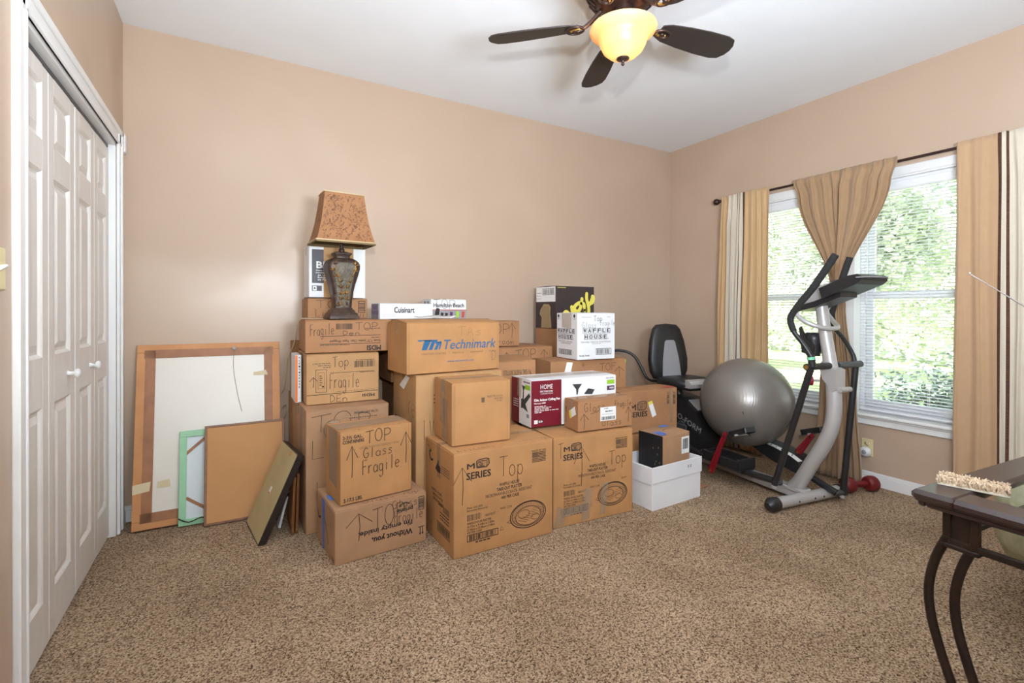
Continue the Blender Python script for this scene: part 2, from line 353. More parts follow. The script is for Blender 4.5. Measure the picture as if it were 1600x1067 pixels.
# ------------------------------------------------------------------ room shell
XL, XR, YB, YF, H = -.549, 3.833, 3.452, -1.5, 2.814
def solid(name, boxes, m, bev=0.):
    mb = MB()
    for a, b in boxes: mb.box(a, b, m, bev)
    return struct(mb.build(name))
mb = MB(); mb.box((XL-.9, YF-.15, -.12), (XR+.15, YB+.15, 0), CARPET); fl = struct(mb.build('floor'), 'speckled beige frieze carpet floor')
solid('ceiling', [((XL-.15, YF-.15, H), (XR+.15, YB+.15, H+.15))], CEIL)
solid('wall_back', [((XL-.15, YB, 0), (XR+.15, YB+.15, H))], WALL)
solid('wall_front', [((XL-.15, YF-.15, 0), (XR+.15, YF, H))], WALL)
CY0, CY1, CZ = 1.968, 3.272, 2.085
solid('wall_left', [((XL-.12, YF, 0), (XL, CY0, H)), ((XL-.12, CY1, 0), (XL, YB, H)), ((XL-.12, CY0, CZ), (XL, CY1, H))], WALL)
solid('wall_closet', [((XL-.75, CY0-.1, 0), (XL-.70, CY1+.1, H)), ((XL-.75, CY0-.15, 0), (XL-.12, CY0-.1, H)), ((XL-.75, CY1+.1, 0), (XL-.12, CY1+.15, H)), ((XL-.75, CY0-.15, H-.05), (XL-.12, CY1+.15, H))], WALL)
WY0, WY1, WZ0, WZ1 = .94, 2.66, .495, 2.105
MU0, MU1 = 1.755, 1.845
solid('wall_right', [((XR, YF, 0), (XR+.15, WY0, H)), ((XR, WY1, 0), (XR+.15, YB, H)), ((XR, WY0, 0), (XR+.15, WY1, WZ0-.012)), ((XR, WY0, WZ1), (XR+.15, WY1, H))], WALL)
# baseboards with a stepped moulded top
def base(name, a, b, side):
    mb = MB(); t = .014
    for z0, z1, d in ((0, .068, t), (.068, .082, t*.7), (.082, .09, t*.4)):
        if side == 'x-': mb.box((XR-d, a, z0), (XR, b, z1), TRIM, .002)
        if side == 'y-': mb.box((a, YB-d, z0), (b, YB, z1), TRIM, .002)
        if side == 'x+': mb.box((XL, a, z0), (XL+d, b, z1), TRIM, .002)
    return struct(mb.build(name))
base('baseboard_back', XL, XR, 'y-'); base('baseboard_right', YF, YB-.014, 'x-'); base('baseboard_left', CY1+.087, YB-.014, 'x+'); base('baseboard_entry', YF, CY0-.087, 'x+')
# closet casing, jambs, track
mb = MB()
def casing(mb, y0, y1, z0, z1, vert, inner):
    mb.box((XL, y0+.001, z0), (XL+.011, y1-.001, z1-.001), TRIM, .002)
    if vert:
        o = (y0, y0+.03) if inner == 1 else (y1-.03, y1)
        mb.box((XL, o[0], z0), (XL+.019, o[1], z1), TRIM, .004)
        q = (y1-.012, y1) if inner == 1 else (y0, y0+.012)
        mb.box((XL, q[0], z0), (XL+.015, q[1], z1), TRIM, .003)
    else:
        mb.box((XL, y0, z1-.03), (XL+.019, y1, z1), TRIM, .004); mb.box((XL, y0, z0), (XL+.015, y1, z0+.012), TRIM, .003)
casing(mb, CY0-.085, CY0, 0, CZ+.085, True, 1); casing(mb, CY1, CY1+.085, 0, CZ+.085, True, -1); casing(mb, CY0-.085, CY1+.085, CZ, CZ+.085, False, 0)
mb.box((XL-.12, CY0, 0), (XL, CY0+.016, CZ), TRIM); mb.box((XL-.12, CY1-.016, 0), (XL, CY1, CZ), TRIM); mb.box((XL-.12, CY0, CZ-.016), (XL, CY1, CZ), TRIM)
struct(mb.build('trim_1'), 'white moulded casing around the closet opening')
mb = MB(); mb.box((XL-.06, CY0+.02, CZ-.034), (XL-.03, CY1-.02, CZ-.016), DGREY, .002); mb.build('track', bpy.data.objects['trim_1'])
def door_leaf(i, y0, y1, knob=None, sw=0.):
    mb = MB(); xf = -.577; x0 = xf-.03; z0, z1 = .015, 2.045; g = .0015
    # stiles and rails, then recessed panels with raised fields
    st = .062; W = y1-y0
    zs = [(.17, .86), (1.00, 1.66), (1.76, 1.95)] if True else []
    zs = [(.185, .862), (1.035, 1.68), (1.785, 1.985)]
    mb.box((x0, y0+g, z0), (xf, y0+st, z1), DOOR, .002); mb.box((x0, y1-st, z0), (xf, y1-g, z1), DOOR, .002)
    prev = z0
    for a, b in zs: mb.box((x0, y0+st, prev), (xf, y1-st, a), DOOR); prev = b
    mb.box((x0, y0+st, prev), (xf, y1-st, z1), DOOR)
    for a, b in zs:
        ya, yb = y0+st, y1-st
        def ring(d, x): return [(x, ya+d, a+d), (x, yb-d, a+d), (x, yb-d, b-d), (x, ya+d, b-d)]
        R = [ring(0, xf), ring(.006, xf-.004), ring(.012, xf-.011), ring(.022, xf-.011), ring(.045, xf-.002)]
        for p, q in zip(R, R[1:]): mb.add(p+q, [(k, (k+1) % 4, 4+(k+1) % 4, 4+k) for k in range(4)], DOOR)
        mb.poly(R[-1], DOOR)
    o = struct(mb.build('door_%d' % i), 'white panelled bifold closet door leaf')
    if knob:
        kb = MB(); kb.lathe([(0, 0), (.012, 0), (.008, .006), (.007, .018), (.016, .024), (.018, .032), (.014, .038), (0, .04)], TRIM, 20, T=lambda p: (xf+p[2], knob+p[0], .948+p[1]))
        kb.build('knob', o)
door_leaf(1, 1.99, 2.31); door_leaf(2, 2.312, 2.632, 2.535); door_leaf(3, 2.642, 2.952, 2.87); door_leaf(4, 2.954, 3.252)

# windows: jambs, sashes, panes
VINYL = noisy('white_vinyl', S(238, 238, 240), S(234, 234, 238), 5, .35)
def glass_mat():
    m = bpy.data.materials.new('window_glass'); m.use_nodes = True; n = m.node_tree; n.nodes.clear()
    o = n.nodes.new('ShaderNodeOutputMaterial'); mx = n.nodes.new('ShaderNodeMixShader'); t = n.nodes.new('ShaderNodeBsdfTransparent'); g = n.nodes.new('ShaderNodeBsdfGlossy')
    g.inputs['Roughness'].default_value = .02; mx.inputs[0].default_value = .06; t.inputs[0].default_value = (.96, .98, .97, 1)
    n.links.new(t.outputs[0], mx.inputs[1]); n.links.new(g.outputs[0], mx.inputs[2]); n.links.new(mx.outputs[0], o.inputs[0]); return m
GLASS = glass_mat()
def window(i, y0, y1):
    o = bpy.data.objects.new('window_%d' % i, None); COL.objects.link(o); struct(o, 'white double-hung window')
    def rim(name, ya, yb, za, zb, x0, x1, t, tb=None):
        q = MB(); tb = tb or t
        q.box((x0, ya, za), (x1, ya+t, zb), VINYL, .003); q.box((x0, yb-t, za), (x1, yb, zb), VINYL, .003)
        q.box((x0, ya+t, za), (x1, yb-t, za+tb), VINYL, .003); q.box((x0, ya+t, zb-t), (x1, yb-t, zb), VINYL, .003)
        return q.build(name, o)
    rim('frame', y0, y1, WZ0, WZ1, XR+.06, XR+.145, .03)
    s1 = rim('lower_sash', y0+.03, y1-.03, WZ0+.03, 1.335, XR+.075, XR+.10, .045, .06)
    s2 = rim('upper_sash', y0+.03, y1-.03, 1.30, WZ1-.03, XR+.105, XR+.13, .04)
    for nm, s, x, a, b in (('pane', s1, XR+.087, WZ0+.09, 1.29), ('pane', s2, XR+.117, 1.34, WZ1-.07)):
        q = MB(); q.box((x, y0+.07, a), (x+.004, y1-.07, b), GLASS); q.build(nm, s)
window(1, MU1, WY1); window(2, WY0, MU0)
mb = MB()
mb.box((XR-.02, MU0-.0, WZ0), (XR+.145, MU1, WZ1), TRIM, .004)
for y0, y1 in ((WY0-.06, WY0), (WY1, WY1+.06)): mb.box((XR-.018, y0, WZ0-.03), (XR, y1, WZ1+.06), TRIM, .004)
mb.box((XR-.018, WY0-.06, WZ1), (XR, WY1+.06, WZ1+.06), TRIM, .004); mb.box((XR-.012, WY0-.01, WZ1-.01), (XR+.1, WY1+.01, WZ1), TRIM)
mb.box((XR, WY0-.004, WZ0), (XR+.06, WY0+.003, WZ1-.011), TRIM); mb.box((XR, WY1-.003, WZ0), (XR+.06, WY1+.004, WZ1-.011), TRIM)
struct(mb.build('trim_2'), 'white window casing and mullion')
mb = MB(); mb.box((XR-.045, WY0-.09, WZ0-.022), (XR+.149, WY1+.09, WZ0-.0005), TRIM, .006); mb.box((XR-.03, WY0-.075, WZ0-.034), (XR, WY1+.075, WZ0-.022), TRIM, .003)
mb.box((XR-.018, WY0-.07, WZ0-.078), (XR, WY1+.07, WZ0-.034), TRIM, .004)
struct(mb.build('trim_3'), 'white window stool and apron')

# mini blinds hung inside the window openings
SLAT = new_mat('white_slat', S(240, 241, 243), .45)
def blind(y0, y1, label):
    o = thing('window_blind', label, 'blind', (XR+.035, (y0+y1)/2, WZ1), 0, 'mini blinds in the windows'); h2 = (y1-y0)/2-.012
    q = MB(); q.box((-.02, -h2, -.085), (-.012, h2, -.002), VINYL, .003); q.box((-.012, -h2, -.04), (.02, h2, -.002), VINYL, .003)
    q.box((-.024, -h2, -.03), (-.018, h2, -.012), VINYL, .002); q.box((-.024, -h2, -.08), (-.018, h2, -.066), VINYL, .002); q.build('headrail', o)
    q = MB(); z = -.10; zb = WZ0-WZ1+.03
    while z > zb:
        n = 4; vs = []
        for k in range(n+1):
            t = k/n-.5; x = t*.0245; zz = z+.0052*(1-4*t*t)-x*.06
            vs += [(x, -h2, zz), (x, h2, zz)]
        q.add(vs, [(2*k, 2*k+1, 2*k+3, 2*k+2) for k in range(n)], SLAT, True); z -= .0215
    sl = q.build('slats', o, fixn=False)
    q = MB(); q.box((-.013, -h2, zb-.016), (.013, h2, zb), VINYL, .004); q.build('bottom_rail', o)
    q = MB()
    for yy in (-h2*.72, 0, h2*.72):
        for xx in (-.013, .013): q.tube([(xx, yy, -.09), (xx, yy, zb)], .0007, SLAT, 5)
    q.build('ladder_cord', o)
    q = MB(); q.tube([(-.026, h2-.05, -.06), (-.027, h2-.05, -.85)], .0035, VINYL, 8); q.build('wand', o)
    q = MB(); q.tube([(-.024, -h2+.06, -.06), (-.026, -h2+.06, -1.0)], .0014, SLAT, 6); q.lathe([(0, 0), (.005, 0), (.003, .03), (0, .03)], VINYL, 8, (-.026, -h2+.06, -1.02)); q.build('lift_cord', o)
blind(WY0+.006, MU0, 'white mini blind in the right-hand window, beside the outlet'); blind(MU1, WY1-.006, 'white mini blind in the left-hand window, behind the exercise ball')

# ------------------------------------------------------------------ small wall fittings
IVORY = new_mat('ivory_plastic', S(224, 208, 160), .45)
o = thing('light_switch', 'ivory toggle light switch on the wall left of the closet', 'light switch', (XL, 1.795, 1.31))
q = MB(); q.box((0, -.035, -.057), (.006, .035, .057), IVORY, .003); q.build('cover_plate', o)
q = MB(); q.prism([(.005, -.006), (.02, .006), (.019, .012), (.005, .008)], -.005, .005, WHITE, 1); q.build('toggle', o)
o = thing('door_sensor', 'small white plastic box on the wall beside the closet casing', 'sensor', (XL, 3.40, 2.125))
q = MB(); q.box((0, -.025, -.055), (.022, .03, .05), TRIM, .006); q.build('housing', o)
o = thing('wall_outlet', 'ivory duplex outlet low on the wall under the window', 'outlet', (XR, 1.678, .255))
q = MB(); q.box((-.006, -.036, -.06), (0, .036, .06), IVORY, .003); q.build('cover_plate', o)
for z in (.026, -.026):
    q = MB(); q.lathe([(0, 0), (.017, 0), (.017, .003), (0, .003)], IVORY, 20, T=lambda p, z=z: (-.005-p[2], p[0], z+p[1]*.85))
    for yy, dz in ((-.007, .004), (.007, .004)): q.box((-.0095, yy-.0012, z+dz-.005), (-.0078, yy+.0012, z+dz+.005), INK)
    q.box((-.0095, -.002, z-.011), (-.0078, .002, z-.006), INK); q.build('socket', o)
o = thing('night_light', 'round white plug-in night light in the lower outlet socket', 'night light', (XR-.009, 1.684, .225))
q = MB(); q.lathe([(0, .03), (.022, .03), (.032, .022), (.036, .01), (.036, 0), (0, 0)], TRIM, 28, T=lambda p: (-p[2], p[0], p[1])); q.build('shell', o)
q = MB(); q.lathe([(0, .033), (.014, .031), (.016, .029), (0, .029)], GREYP, 20, T=lambda p: (-p[2], p[0], p[1])); q.build('lens', o)

# ------------------------------------------------------------------ curtain rod and curtains
XC = 3.745; RZ = 2.182
o = thing('curtain_rod', 'long dark bronze curtain rod above the double window', 'curtain rod', (XC, 1.81, RZ))
q = MB(); q.tube([(0, -1.03, 0), (0, 0, 0), (0, .99, 0)], .0095, BRONZE, 12, 1); q.build('rod', o)
for sg in (-1, 1):
    e = .99 if sg > 0 else 1.03
    q = MB(); q.lathe([(0, 0), (.012, 0), (.015, .006), (.009, .012), (.02, .02), (.028, .035), (.028, .05), (.02, .062), (.01, .068), (0, .07)], BRONZE, 16, T=lambda p: (p[0], sg*(e+p[2]), p[1])); q.build('finial', o)
    q = MB(); q.tube([(.006, sg*(e-.02), 0), (.05, sg*(e-.02), -.004), (XR-XC-.005, sg*(e-.02), -.02)], .006, BRONZE, 8, 2); q.box((XR-XC-.006, sg*(e-.02)-.02, -.05), (XR-XC, sg*(e-.02)+.02, .02), BRONZE, .003); q.build('bracket', o)

def fabric(name, c, c2=None, sheen=.3, tr=0.12):
    c = S(*c); c2 = S(*c2) if c2 else tuple(x*.9 for x in c)
    c2 = tuple(a*.3+b*.7 for a, b in zip(c2, c)); m = noisy(name, c2, c, 30, .85, .12, 500, stretch=(1, 1, .6)); B = m.node_tree.nodes['Principled BSDF']
    B.inputs['Sheen Weight'].default_value = sheen
    return m
CREAM = fabric('cream_linen', (212, 200, 180)); GOLDF = fabric('golden_tan_suede', (200, 165, 120)); TANF = fabric('tan_suede', (188, 153, 118), (178, 142, 106)); BROWNF = fabric('brown_satin', (166, 134, 100), (150, 118, 84))
BRAID = noisy('dark_braid_trim', S(60, 36, 28), S(130, 98, 76), 160, .8, .5, 200); DBROWN = noisy('dark_brown_cord_stripe', S(72, 42, 28), S(100, 66, 48), 60, .8, .4, stretch=(.1, .1, 3))
def curtain(name, label, rows, folds, amp, cols, parent_group=None, nz=48, nt=140, phase=0.):
    # rows: (z, y at t=0, y at t=1, gather 0..1, x-shift); cols: (t0, t1, material)
    zs = [r_[0] for r_ in rows]
    def at(z):
        for a, b in zip(rows, rows[1:]):
            if a[0] >= z >= b[0]:
                t = (a[0]-z)/(a[0]-b[0]); t = t*t*(3-2*t); return [a[k]*(1-t)+b[k]*t for k in range(1, 5)]
        return list(rows[-1][1:])
    vs = []
    for i in range(nz+1):
        z = zs[0]+(zs[-1]-zs[0])*i/nz; y0, y1, g, xs = at(z)
        for k in range(nt+1):
            t = k/nt; ph = phase+folds*2*PI*(t+.03*math.sin(5*t+phase)+.012*math.sin(z*3+t*9))
            fo = math.sin(ph)+.35*math.sin(2.3*ph+1+z*.8)
            x = XC-.004+xs-.013+fo*amp*g*(.7+.3*math.sin(t*7+phase))
            if abs(z-RZ) < .02: x = min(x, XC-.013)
            y = y0+(y1-y0)*t+math.cos(ph)*amp*g*.35
            vs.append((x, y, z+(rnd.uniform(-.003, .003) if i == 0 else 0)))
    q = MB(); W_ = nt+1
    for t0, t1, m in cols:
        q.add([], [], m)
        ks = [k for k in range(nt) if t0 <= (k+.5)/nt < t1]
        for i in range(nz):
            for k in ks:
                q.f.append((i*W_+k, i*W_+k+1, (i+1)*W_+k+1, (i+1)*W_+k)); q.m.append(q.mi(m)); q.s.append(True)
    q.v = vs; ob = q.build(name, fixn=False)
    md = ob.modifiers.new('thickness', 'SOLIDIFY'); md.thickness = .0018; md.offset = 0
    tag(ob, label, 'curtain', parent_group); return ob
g1 = 'striped side curtains'
sc_l = [(0, .17, GOLDF), (.17, .34, CREAM), (.34, .357, BRAID), (.357, .40, CREAM), (.40, .414, BRAID), (.414, .46, CREAM), (.46, .51, BRAID), (.51, 1.01, GOLDF)]
curtain('curtain', 'tan and cream striped curtain left of the windows, behind the exercise ball',
        [(RZ+.028, 2.775, 2.335, .25, 0), (RZ, 2.775, 2.335, .25, 0), (1.9, 2.785, 2.333, .9, 0), (1.0, 2.81, 2.34, 1, 0), (.03, 2.83, 2.35, 1, 0)], 9, .019, sc_l, g1)
sc_r = [(0, .47, TANF), (.47, .525, DBROWN), (.525, .575, CREAM), (.575, .60, DBROWN), (.60, .93, CREAM), (.93, 1.01, DBROWN)]
curtain('curtain', 'tan, brown and cream striped curtain at the right edge, behind the table',
        [(RZ+.028, 1.176, .80, .25, 0), (RZ, 1.176, .80, .25, 0), (1.9, 1.18, .79, .7, 0), (1.0, 1.19, .78, .9, 0), (.03, 1.19, .78, 1, 0)], 5, .017, sc_r, g1, phase=2.2)
g2 = 'brown centre curtains'
TZ = 1.36
curtain('curtain', 'brown satin curtain gathered between the windows, left half of the pair',
        [(RZ+.03, 2.145, 1.802, .4, 0), (RZ, 2.145, 1.802, .35, 0), (2.08, 2.115, 1.80, 1, .006), (TZ, 1.868, 1.80, .55, -.012), (1.25, 1.88, 1.80, .55, -.012), (.6, 1.95, 1.79, 1, -.004), (.02, 1.98, 1.81, 1.1, -.015)], 4.5, .020, [(0, 1.01, BROWNF)], g2, phase=.6)
curtain('curtain', 'brown satin curtain gathered between the windows, right half of the pair',
        [(RZ+.03, 1.812, 1.471, .4, -.002), (RZ, 1.812, 1.471, .35, -.002), (2.08, 1.822, 1.50, 1, -.016), (TZ, 1.825, 1.762, .55, -.044), (1.25, 1.825, 1.755, .55, -.044), (.6, 1.80, 1.70, 1, -.022), (.02, 1.81, 1.665, 1.1, -.015)], 4.2, .020, [(0, 1.01, BROWNF)], g2, phase=1.9)
q = MB(); q.tube([(XC-.045+.042*math.cos(a), 1.815+.062*math.sin(a), TZ-.02+.006*math.sin(2*a)) for a in [2*PI*k/16 for k in range(17)]], .008, BROWNF, 8, 2, cap=False)
tag(q.build('curtain_tie'), 'brown fabric tie cinching the centre curtains together', 'curtain tie')

#@@PART2
# ------------------------------------------------------------------ cartons
def carton(label, x, y, rz, w_, d_, h_, zb, mat, draw=None, name='cardboard_box', cat='box', tape=TAPE, seam='x', edge=None, group=None, bulge=.004, tapeover=.06):
    o = thing(name, label, cat, (x, y, zb), math.radians(rz), group)
    F = Face((0, 0, 0), (1, 0, 0), (0, 0, 1), w_, h_); Lf = Face((0, d_, 0), (0, -1, 0), (0, 0, 1), d_, h_)
    Rf = Face((w_, 0, 0), (0, 1, 0), (0, 0, 1), d_, h_); T = Face((0, 0, h_), (1, 0, 0), (0, 1, 0), w_, d_)
    mb = MB(); mb.box((0, 0, 0), (w_, d_, h_-.004), mat, .0035)
    if draw: draw(mb, F, Lf, T, o)
    mb.build('carton_body', o)
    g = .0012
    for k in (0, 1):
        q = MB()
        if seam == 'x':
            a, b = ((.001, .001), (w_-.001, d_/2-g)) if k == 0 else ((.001, d_/2+g), (w_-.001, d_-.001))
        else:
            a, b = ((.001, .001), (w_/2-g, d_-.001)) if k == 0 else ((w_/2+g, .001), (w_-.001, d_-.001))
        def lift(p, a=a, b=b, k=k):
            t = ((p[1]-a[1])/(b[1]-a[1]) if seam == 'x' else (p[0]-a[0])/(b[0]-a[0])); t = t if k == 0 else 1-t
            return (p[0], p[1], p[2]+bulge*t*t*(0 if p[2] < h_-.003 else 1))
        q.box((a[0], a[1], h_-.004), (b[0], b[1], h_), mat, .0012, T=lift); q.build('top_flap', o)
    if tape:
        q = MB(); t = .024; e = bulge+.0012
        if seam == 'x':
            q.poly([(0, d_/2-t, h_+e), (w_, d_/2-t, h_+e), (w_, d_/2+t, h_+e), (0, d_/2+t, h_+e)], tape)
            for xx in (-.0008, w_+.0008): q.poly([(xx, d_/2-t, h_+e), (xx, d_/2+t, h_+e), (xx, d_/2+t, h_-tapeover), (xx, d_/2-t, h_-tapeover)], tape)
        else:
            q.poly([(w_/2-t, 0, h_+e), (w_/2+t, 0, h_+e), (w_/2+t, d_, h_+e), (w_/2-t, d_, h_+e)], tape)
            q.poly([(w_/2-t, -.0008, h_+e), (w_/2+t, -.0008, h_+e), (w_/2+t, -.0008, h_-tapeover), (w_/2-t, -.0008, h_-tapeover)], tape)
        q.build('packing_tape', o)
    return o
def part(name, parent, fn, label=None):
    q = MB(); fn(q); o = q.build(name, parent)
    if label: o['label'] = label
    return o
E2 = .0018

def toaster(mb, F, u0, v0, u1, v1, m=INK):
    w_, h_ = u1-u0, v1-v0
    def st(pts, t=.004): stroke(mb, F, [(u0+w_*a, v0+h_*b) for a, b in pts], t, m)
    st([(.05, .05), (.02, .8), (.2, .95), (.75, 1), (.97, .9), (1, .35), (.8, .02), (.05, .05)], .005)
    st([(.05, .7), (.3, .78), (.75, .75), (.97, .9)], .004); st([(.75, .75), (.78, .05)], .003)
    st([(.12, .15), (.1, .6), (.6, .62), (.62, .15), (.12, .15)], .004); st([(.25, .3), (.3, .45), (.5, .45), (.52, .3), (.3, .28)], .005)
    for b in (.2, .4, .6): st([(.82, b), (.95, b+.1)], .003)
def usflag(mb, F, u0, v0, u1, v1):
    for k in range(7):
        a = v0+(v1-v0)*k/6.5; rect(mb, F, u0, a, u1, a+(v1-v0)/13, INK)
    rect(mb, F, u0, v0+(v1-v0)*.48, u0+(u1-u0)*.42, v1+.003, PRN, E1*1.2)
    rect(mb, F, u0, v0+(v1-v0)*.48, u0+(u1-u0)*.40, v1+.003, INK, E1*1.1)
def platter(mb, F, cu, cv, ru, rv):
    def el(k, t, m=PRN, dv=0): stroke(mb, F, arc(cu, cv+dv, ru*k, rv*k, 0, 360, 41), t, m)
    el(1, .004, INK); el(.96, .002); el(.90, .003, INK, .006); el(.70, .003, INK, -.012)
    for a in range(0, 360, 7):
        A = math.radians(a); stroke(mb, F, [(cu+ru*.9*math.cos(A), cv+rv*.9*math.sin(A)), (cu+ru*.71*math.cos(A), cv+rv*.71*math.sin(A)-.012)], .002, PRN)
    for k in range(9): 
        t = -.55+k*.13; stroke(mb, F, [(cu+ru*t, cv-rv*.3+rv*.1*k), (cu+ru*(t+.45), cv-rv*.55+rv*.09*k)], .002, PRN)
    stroke(mb, F, arc(cu-ru*.25, cv+rv*.1, ru*.32, rv*.3, 0, 360, 17), .003, PRN); stroke(mb, F, arc(cu+ru*.4, cv-rv*.3, ru*.22, rv*.2, 0, 300, 13), .003, PRN)
    stroke(mb, F, [(cu-ru*.98, cv-rv*.1), (cu-ru*1.18, cv-rv*.25), (cu-ru*.95, cv-rv*.35)], .003, INK)
def mseries(mb, F, big=True, k=1.):
    text(mb, F, 'M', .12, .835*k+.0, .19, .885*k, INK, .028); toaster(mb, F, .205, .83*k, .33, .915*k); text(mb, F, 'SERIES', .115, .735*k, .345, .80*k, INK, .025)
    if not big: return
    text(mb, F, 'MADE IN USA', .765, .893, .925, .912, INK, .01); usflag(mb, F, .77, .785, .92, .885)
    text(mb, F, 'WAFFLE HOUSE', .43, .61, .635, .642, INK, .01); text(mb, F, 'TAKE-OUT PLATTER', .405, .565, .66, .597, INK, .015)
    text(mb, F, 'MICROWAVABLE/CRACK- RESISTANT', .295, .52, .77, .552, PRN, .01); text(mb, F, '400 PER CASE', .45, .478, .63, .508, INK, .01)
    text(mb, F, 'Made with 60%', .12, .452, .265, .472, PRN, .01); text(mb, F, 'Renewable Resources', .12, .425, .315, .445, PRN, .01)
    bars(mb, F, .12, .335, .255, .395, PRN, 26); text(mb, F, '4601027', .29, .345, .39, .37, PRN, .01)
    text(mb, F, 'WAFFLE HOUSE PLATTER', .12, .30, .35, .322, INK, .008); text(mb, F, '10.75in x 9.44in x 1.25in', .12, .27, .38, .292, INK, .008)
    text(mb, F, '27.30cm x 23.98cm x 3.18cm', .12, .24, .385, .262, INK, .008); text(mb, F, '400 PER CASE', .12, .213, .26, .233, INK, .008)
    barcode(mb, F, .12, .135, .42, .203, INK, 26); words(mb, F, .2, .112, .34, .012, INK, 3)
    stroke(mb, F, [(.44, .17), (.475, .17), (.457, .205), (.44, .17)], .003, PRN); text(mb, F, 'WFE COR', .44, .375, .56, .398, PRN, .01)
    platter(mb, F, .73, .262, .19, .135)
def d_m1(mb, F, Lf, T, o):
    mseries(mb, F); hand(mb, F, 'Top', .43, .70, .69, .90, MARK, .0035, -.02); arrow(mb, F, .075, .50, .86, .08)
    stroke(mb, Lf, arc(.24, .85, .07, .05, 100, 320, 10), .012, INK); stroke(mb, Lf, [(.08, .93), (.16, .93), (.16, .82)], .004, INK)
    quad(mb, Lf, [(.38, .74), (.5, .86), (.5, .80), (.56, .78), (.56, .72), (.45, .72)], INK); 
    for k in range(4): rect(mb, Lf, .58, .80-k*.022, .87, .808-k*.022, PRN)
    for k in range(3): text(mb, Lf, ('WAFFLE HOUSE', 'TAKE-OUT PLATTER', 'MICROWAVABLE')[k], .25+.03*k, .50-.045*k, .6+.04*k, .525-.045*k, INK, .01)
    bars(mb, Lf, .66, .36, .86, .42, PRN, 20); words(mb, Lf, .5, .40, .64, .012, INK, 2)
    for k in range(3): words(mb, Lf, .55, .33-.03*k, .86, .011, INK, 5+k)
    barcode(mb, Lf, .45, .13, .88, .23, INK, 20)
    hand(mb, T, 'Kitchen', .05, .04, .4, .22, MARK, .003); hand(mb, T, 'Glass Top', .62, .1, .98, .3, MARK, .003)
m1 = carton('big golden toaster-logo carton on the carpet, under the plain golden box', .911, 2.143, .6, .58, .385, .510, 0, KA, d_m1, tapeover=.17)
def d_m2(mb, F, Lf, T, o):
    mseries(mb, F); hand(mb, F, 'Top', .68, .60, .92, .76, MARK, .0035); arrow(mb, F, .33, .42, .87, .09)
    hand(mb, F, 'T', .05, .76, .12, .93, MARK, .003); hand(mb, F, 'am', .84, .42, .92, .45, MARK, .002)
    hand(mb, T, 'HH', .1, .1, .3, .4, MARK, .003)
    part('packing_tape', o, lambda q: [quad(q, F, p, GTAPE, E2) for p in ([(.0, .02), (.12, .02), (.15, .20), (.05, .24)], [(.33, .02), (.43, .03), (.47, .37), (.37, .38)], [(.56, .05), (.63, .05), (.67, .40), (.60, .42)], [(.10, .10), (.4, .13), (.42, .22), (.08, .19)])], 'cloudy tape strips over the lower front')
m2 = carton('big golden toaster-logo carton with cloudy tape strips, left of the white open box', 1.517, 2.179, -3.6, .555, .385, .500, 0, KA, d_m2)
def d_plain(mb, F, Lf, T, o):
    rect(mb, F, .49, .66, .545, .74, PRN); text(mb, F, 'R007770 10:21A', .59, .735, .86, .765, PRN, .01); text(mb, F, 'RESTORES', .72, .695, .86, .722, PRN, .01); text(mb, F, 'NZ 365.6', .76, .66, .85, .685, PRN, .01)
    for q_ in (.025, .045, .94): rect(mb, F, q_, .01, q_+.004, .985, KE)
    part('packing_tape', o, lambda q: [quad(q, Lf, p, GTAPE, E2) for p in ([(.35, .3), (.62, .25), (.66, 1.0), (.38, 1.0)], [(.45, .05), (.8, .0), (.78, .7), (.5, .72)])], 'crinkled clear tape on the left side')
carton('plain golden cardboard box with crinkled tape, on the big platter carton left', .943, 2.245, -3.3, .327, .285, .318, .5165, KA, d_plain, tape=GTAPE, seam='x')
def d_prime(mb, F, Lf, T, o):
    arrow(mb, F, .24, .36, .87, .13); hand(mb, F, 'TOP', .38, .50, .76, .90, MARK, .0035, .03)
    hand(mb, F, 'Glass', .60, .80, .90, .96, MARK, .003, -.01); hand(mb, F, 'Fragile', .62, .52, .96, .74, MARK, .003, -.02)
    text(mb, F, 'prime', .655, .70, .835, .80, INK, .03, inv=True)
    stroke(mb, F, [(.80, .84), (.76, .875), (.72, .87), (.685, .83)], .006, INK); stroke(mb, F, [(.69, .87), (.68, .825), (.71, .82)], .004, INK)
    text(mb, F, 'Without you,', .38, .24, .83, .38, INK, .022, inv=True); text(mb, F, "I'm empty inside.", .235, .42, .83, .54, INK, .022, inv=True)
    rect(mb, F, .55, .22, .83, .235, KD)
    barcode(mb, F, .905, .66, .975, .93, INK, 14, vert=True); stroke(mb, F, [(.9, .32), (.98, .32)], .003, INK)
    for a in (.925, .955): stroke(mb, F, [(a, .32), (a, .17)], .004, INK); quad(mb, F, [(a-.012, .20), (a+.012, .20), (a, .15)], INK)
    for b in (.03, .07): quad(mb, Lf, [(.84, b+.03), (.92, b+.0), (.98, b+.03), (.98, b+.045), (.92, b+.018), (.84, b+.045)], INK)
    stroke(mb, Lf, [(.08, .62), (.12, .50), (.2, .52), (.26, .56)], .012, INK); stroke(mb, Lf, [(.5, .62), (.6, .42), (.68, .24)], .008, INK)
    hand(mb, Lf, 'Li', .62, .6, .85, .8, MARK, .003)
    hand(mb, T, 'Glass Top', .3, .06, .95, .2, MARK, .003)
    part('painters_tape', o, lambda q: (quad(q, Lf, [(.36, -.0), (.46, -.0), (.48, .98), (.34, .98)], BTAPE, .0012), quad(q, T, [(.02, .42), (.18, .30), (.22, .42), (.03, .62)], BTAPE, .006)), 'blue tape on the side and top')
am = carton('brown carton with upside-down black slogan, on the carpet beneath the taped glass box', .404, 2.361, 4.7, .462, .362, .257, 0, KD, d_prime, tape=None)
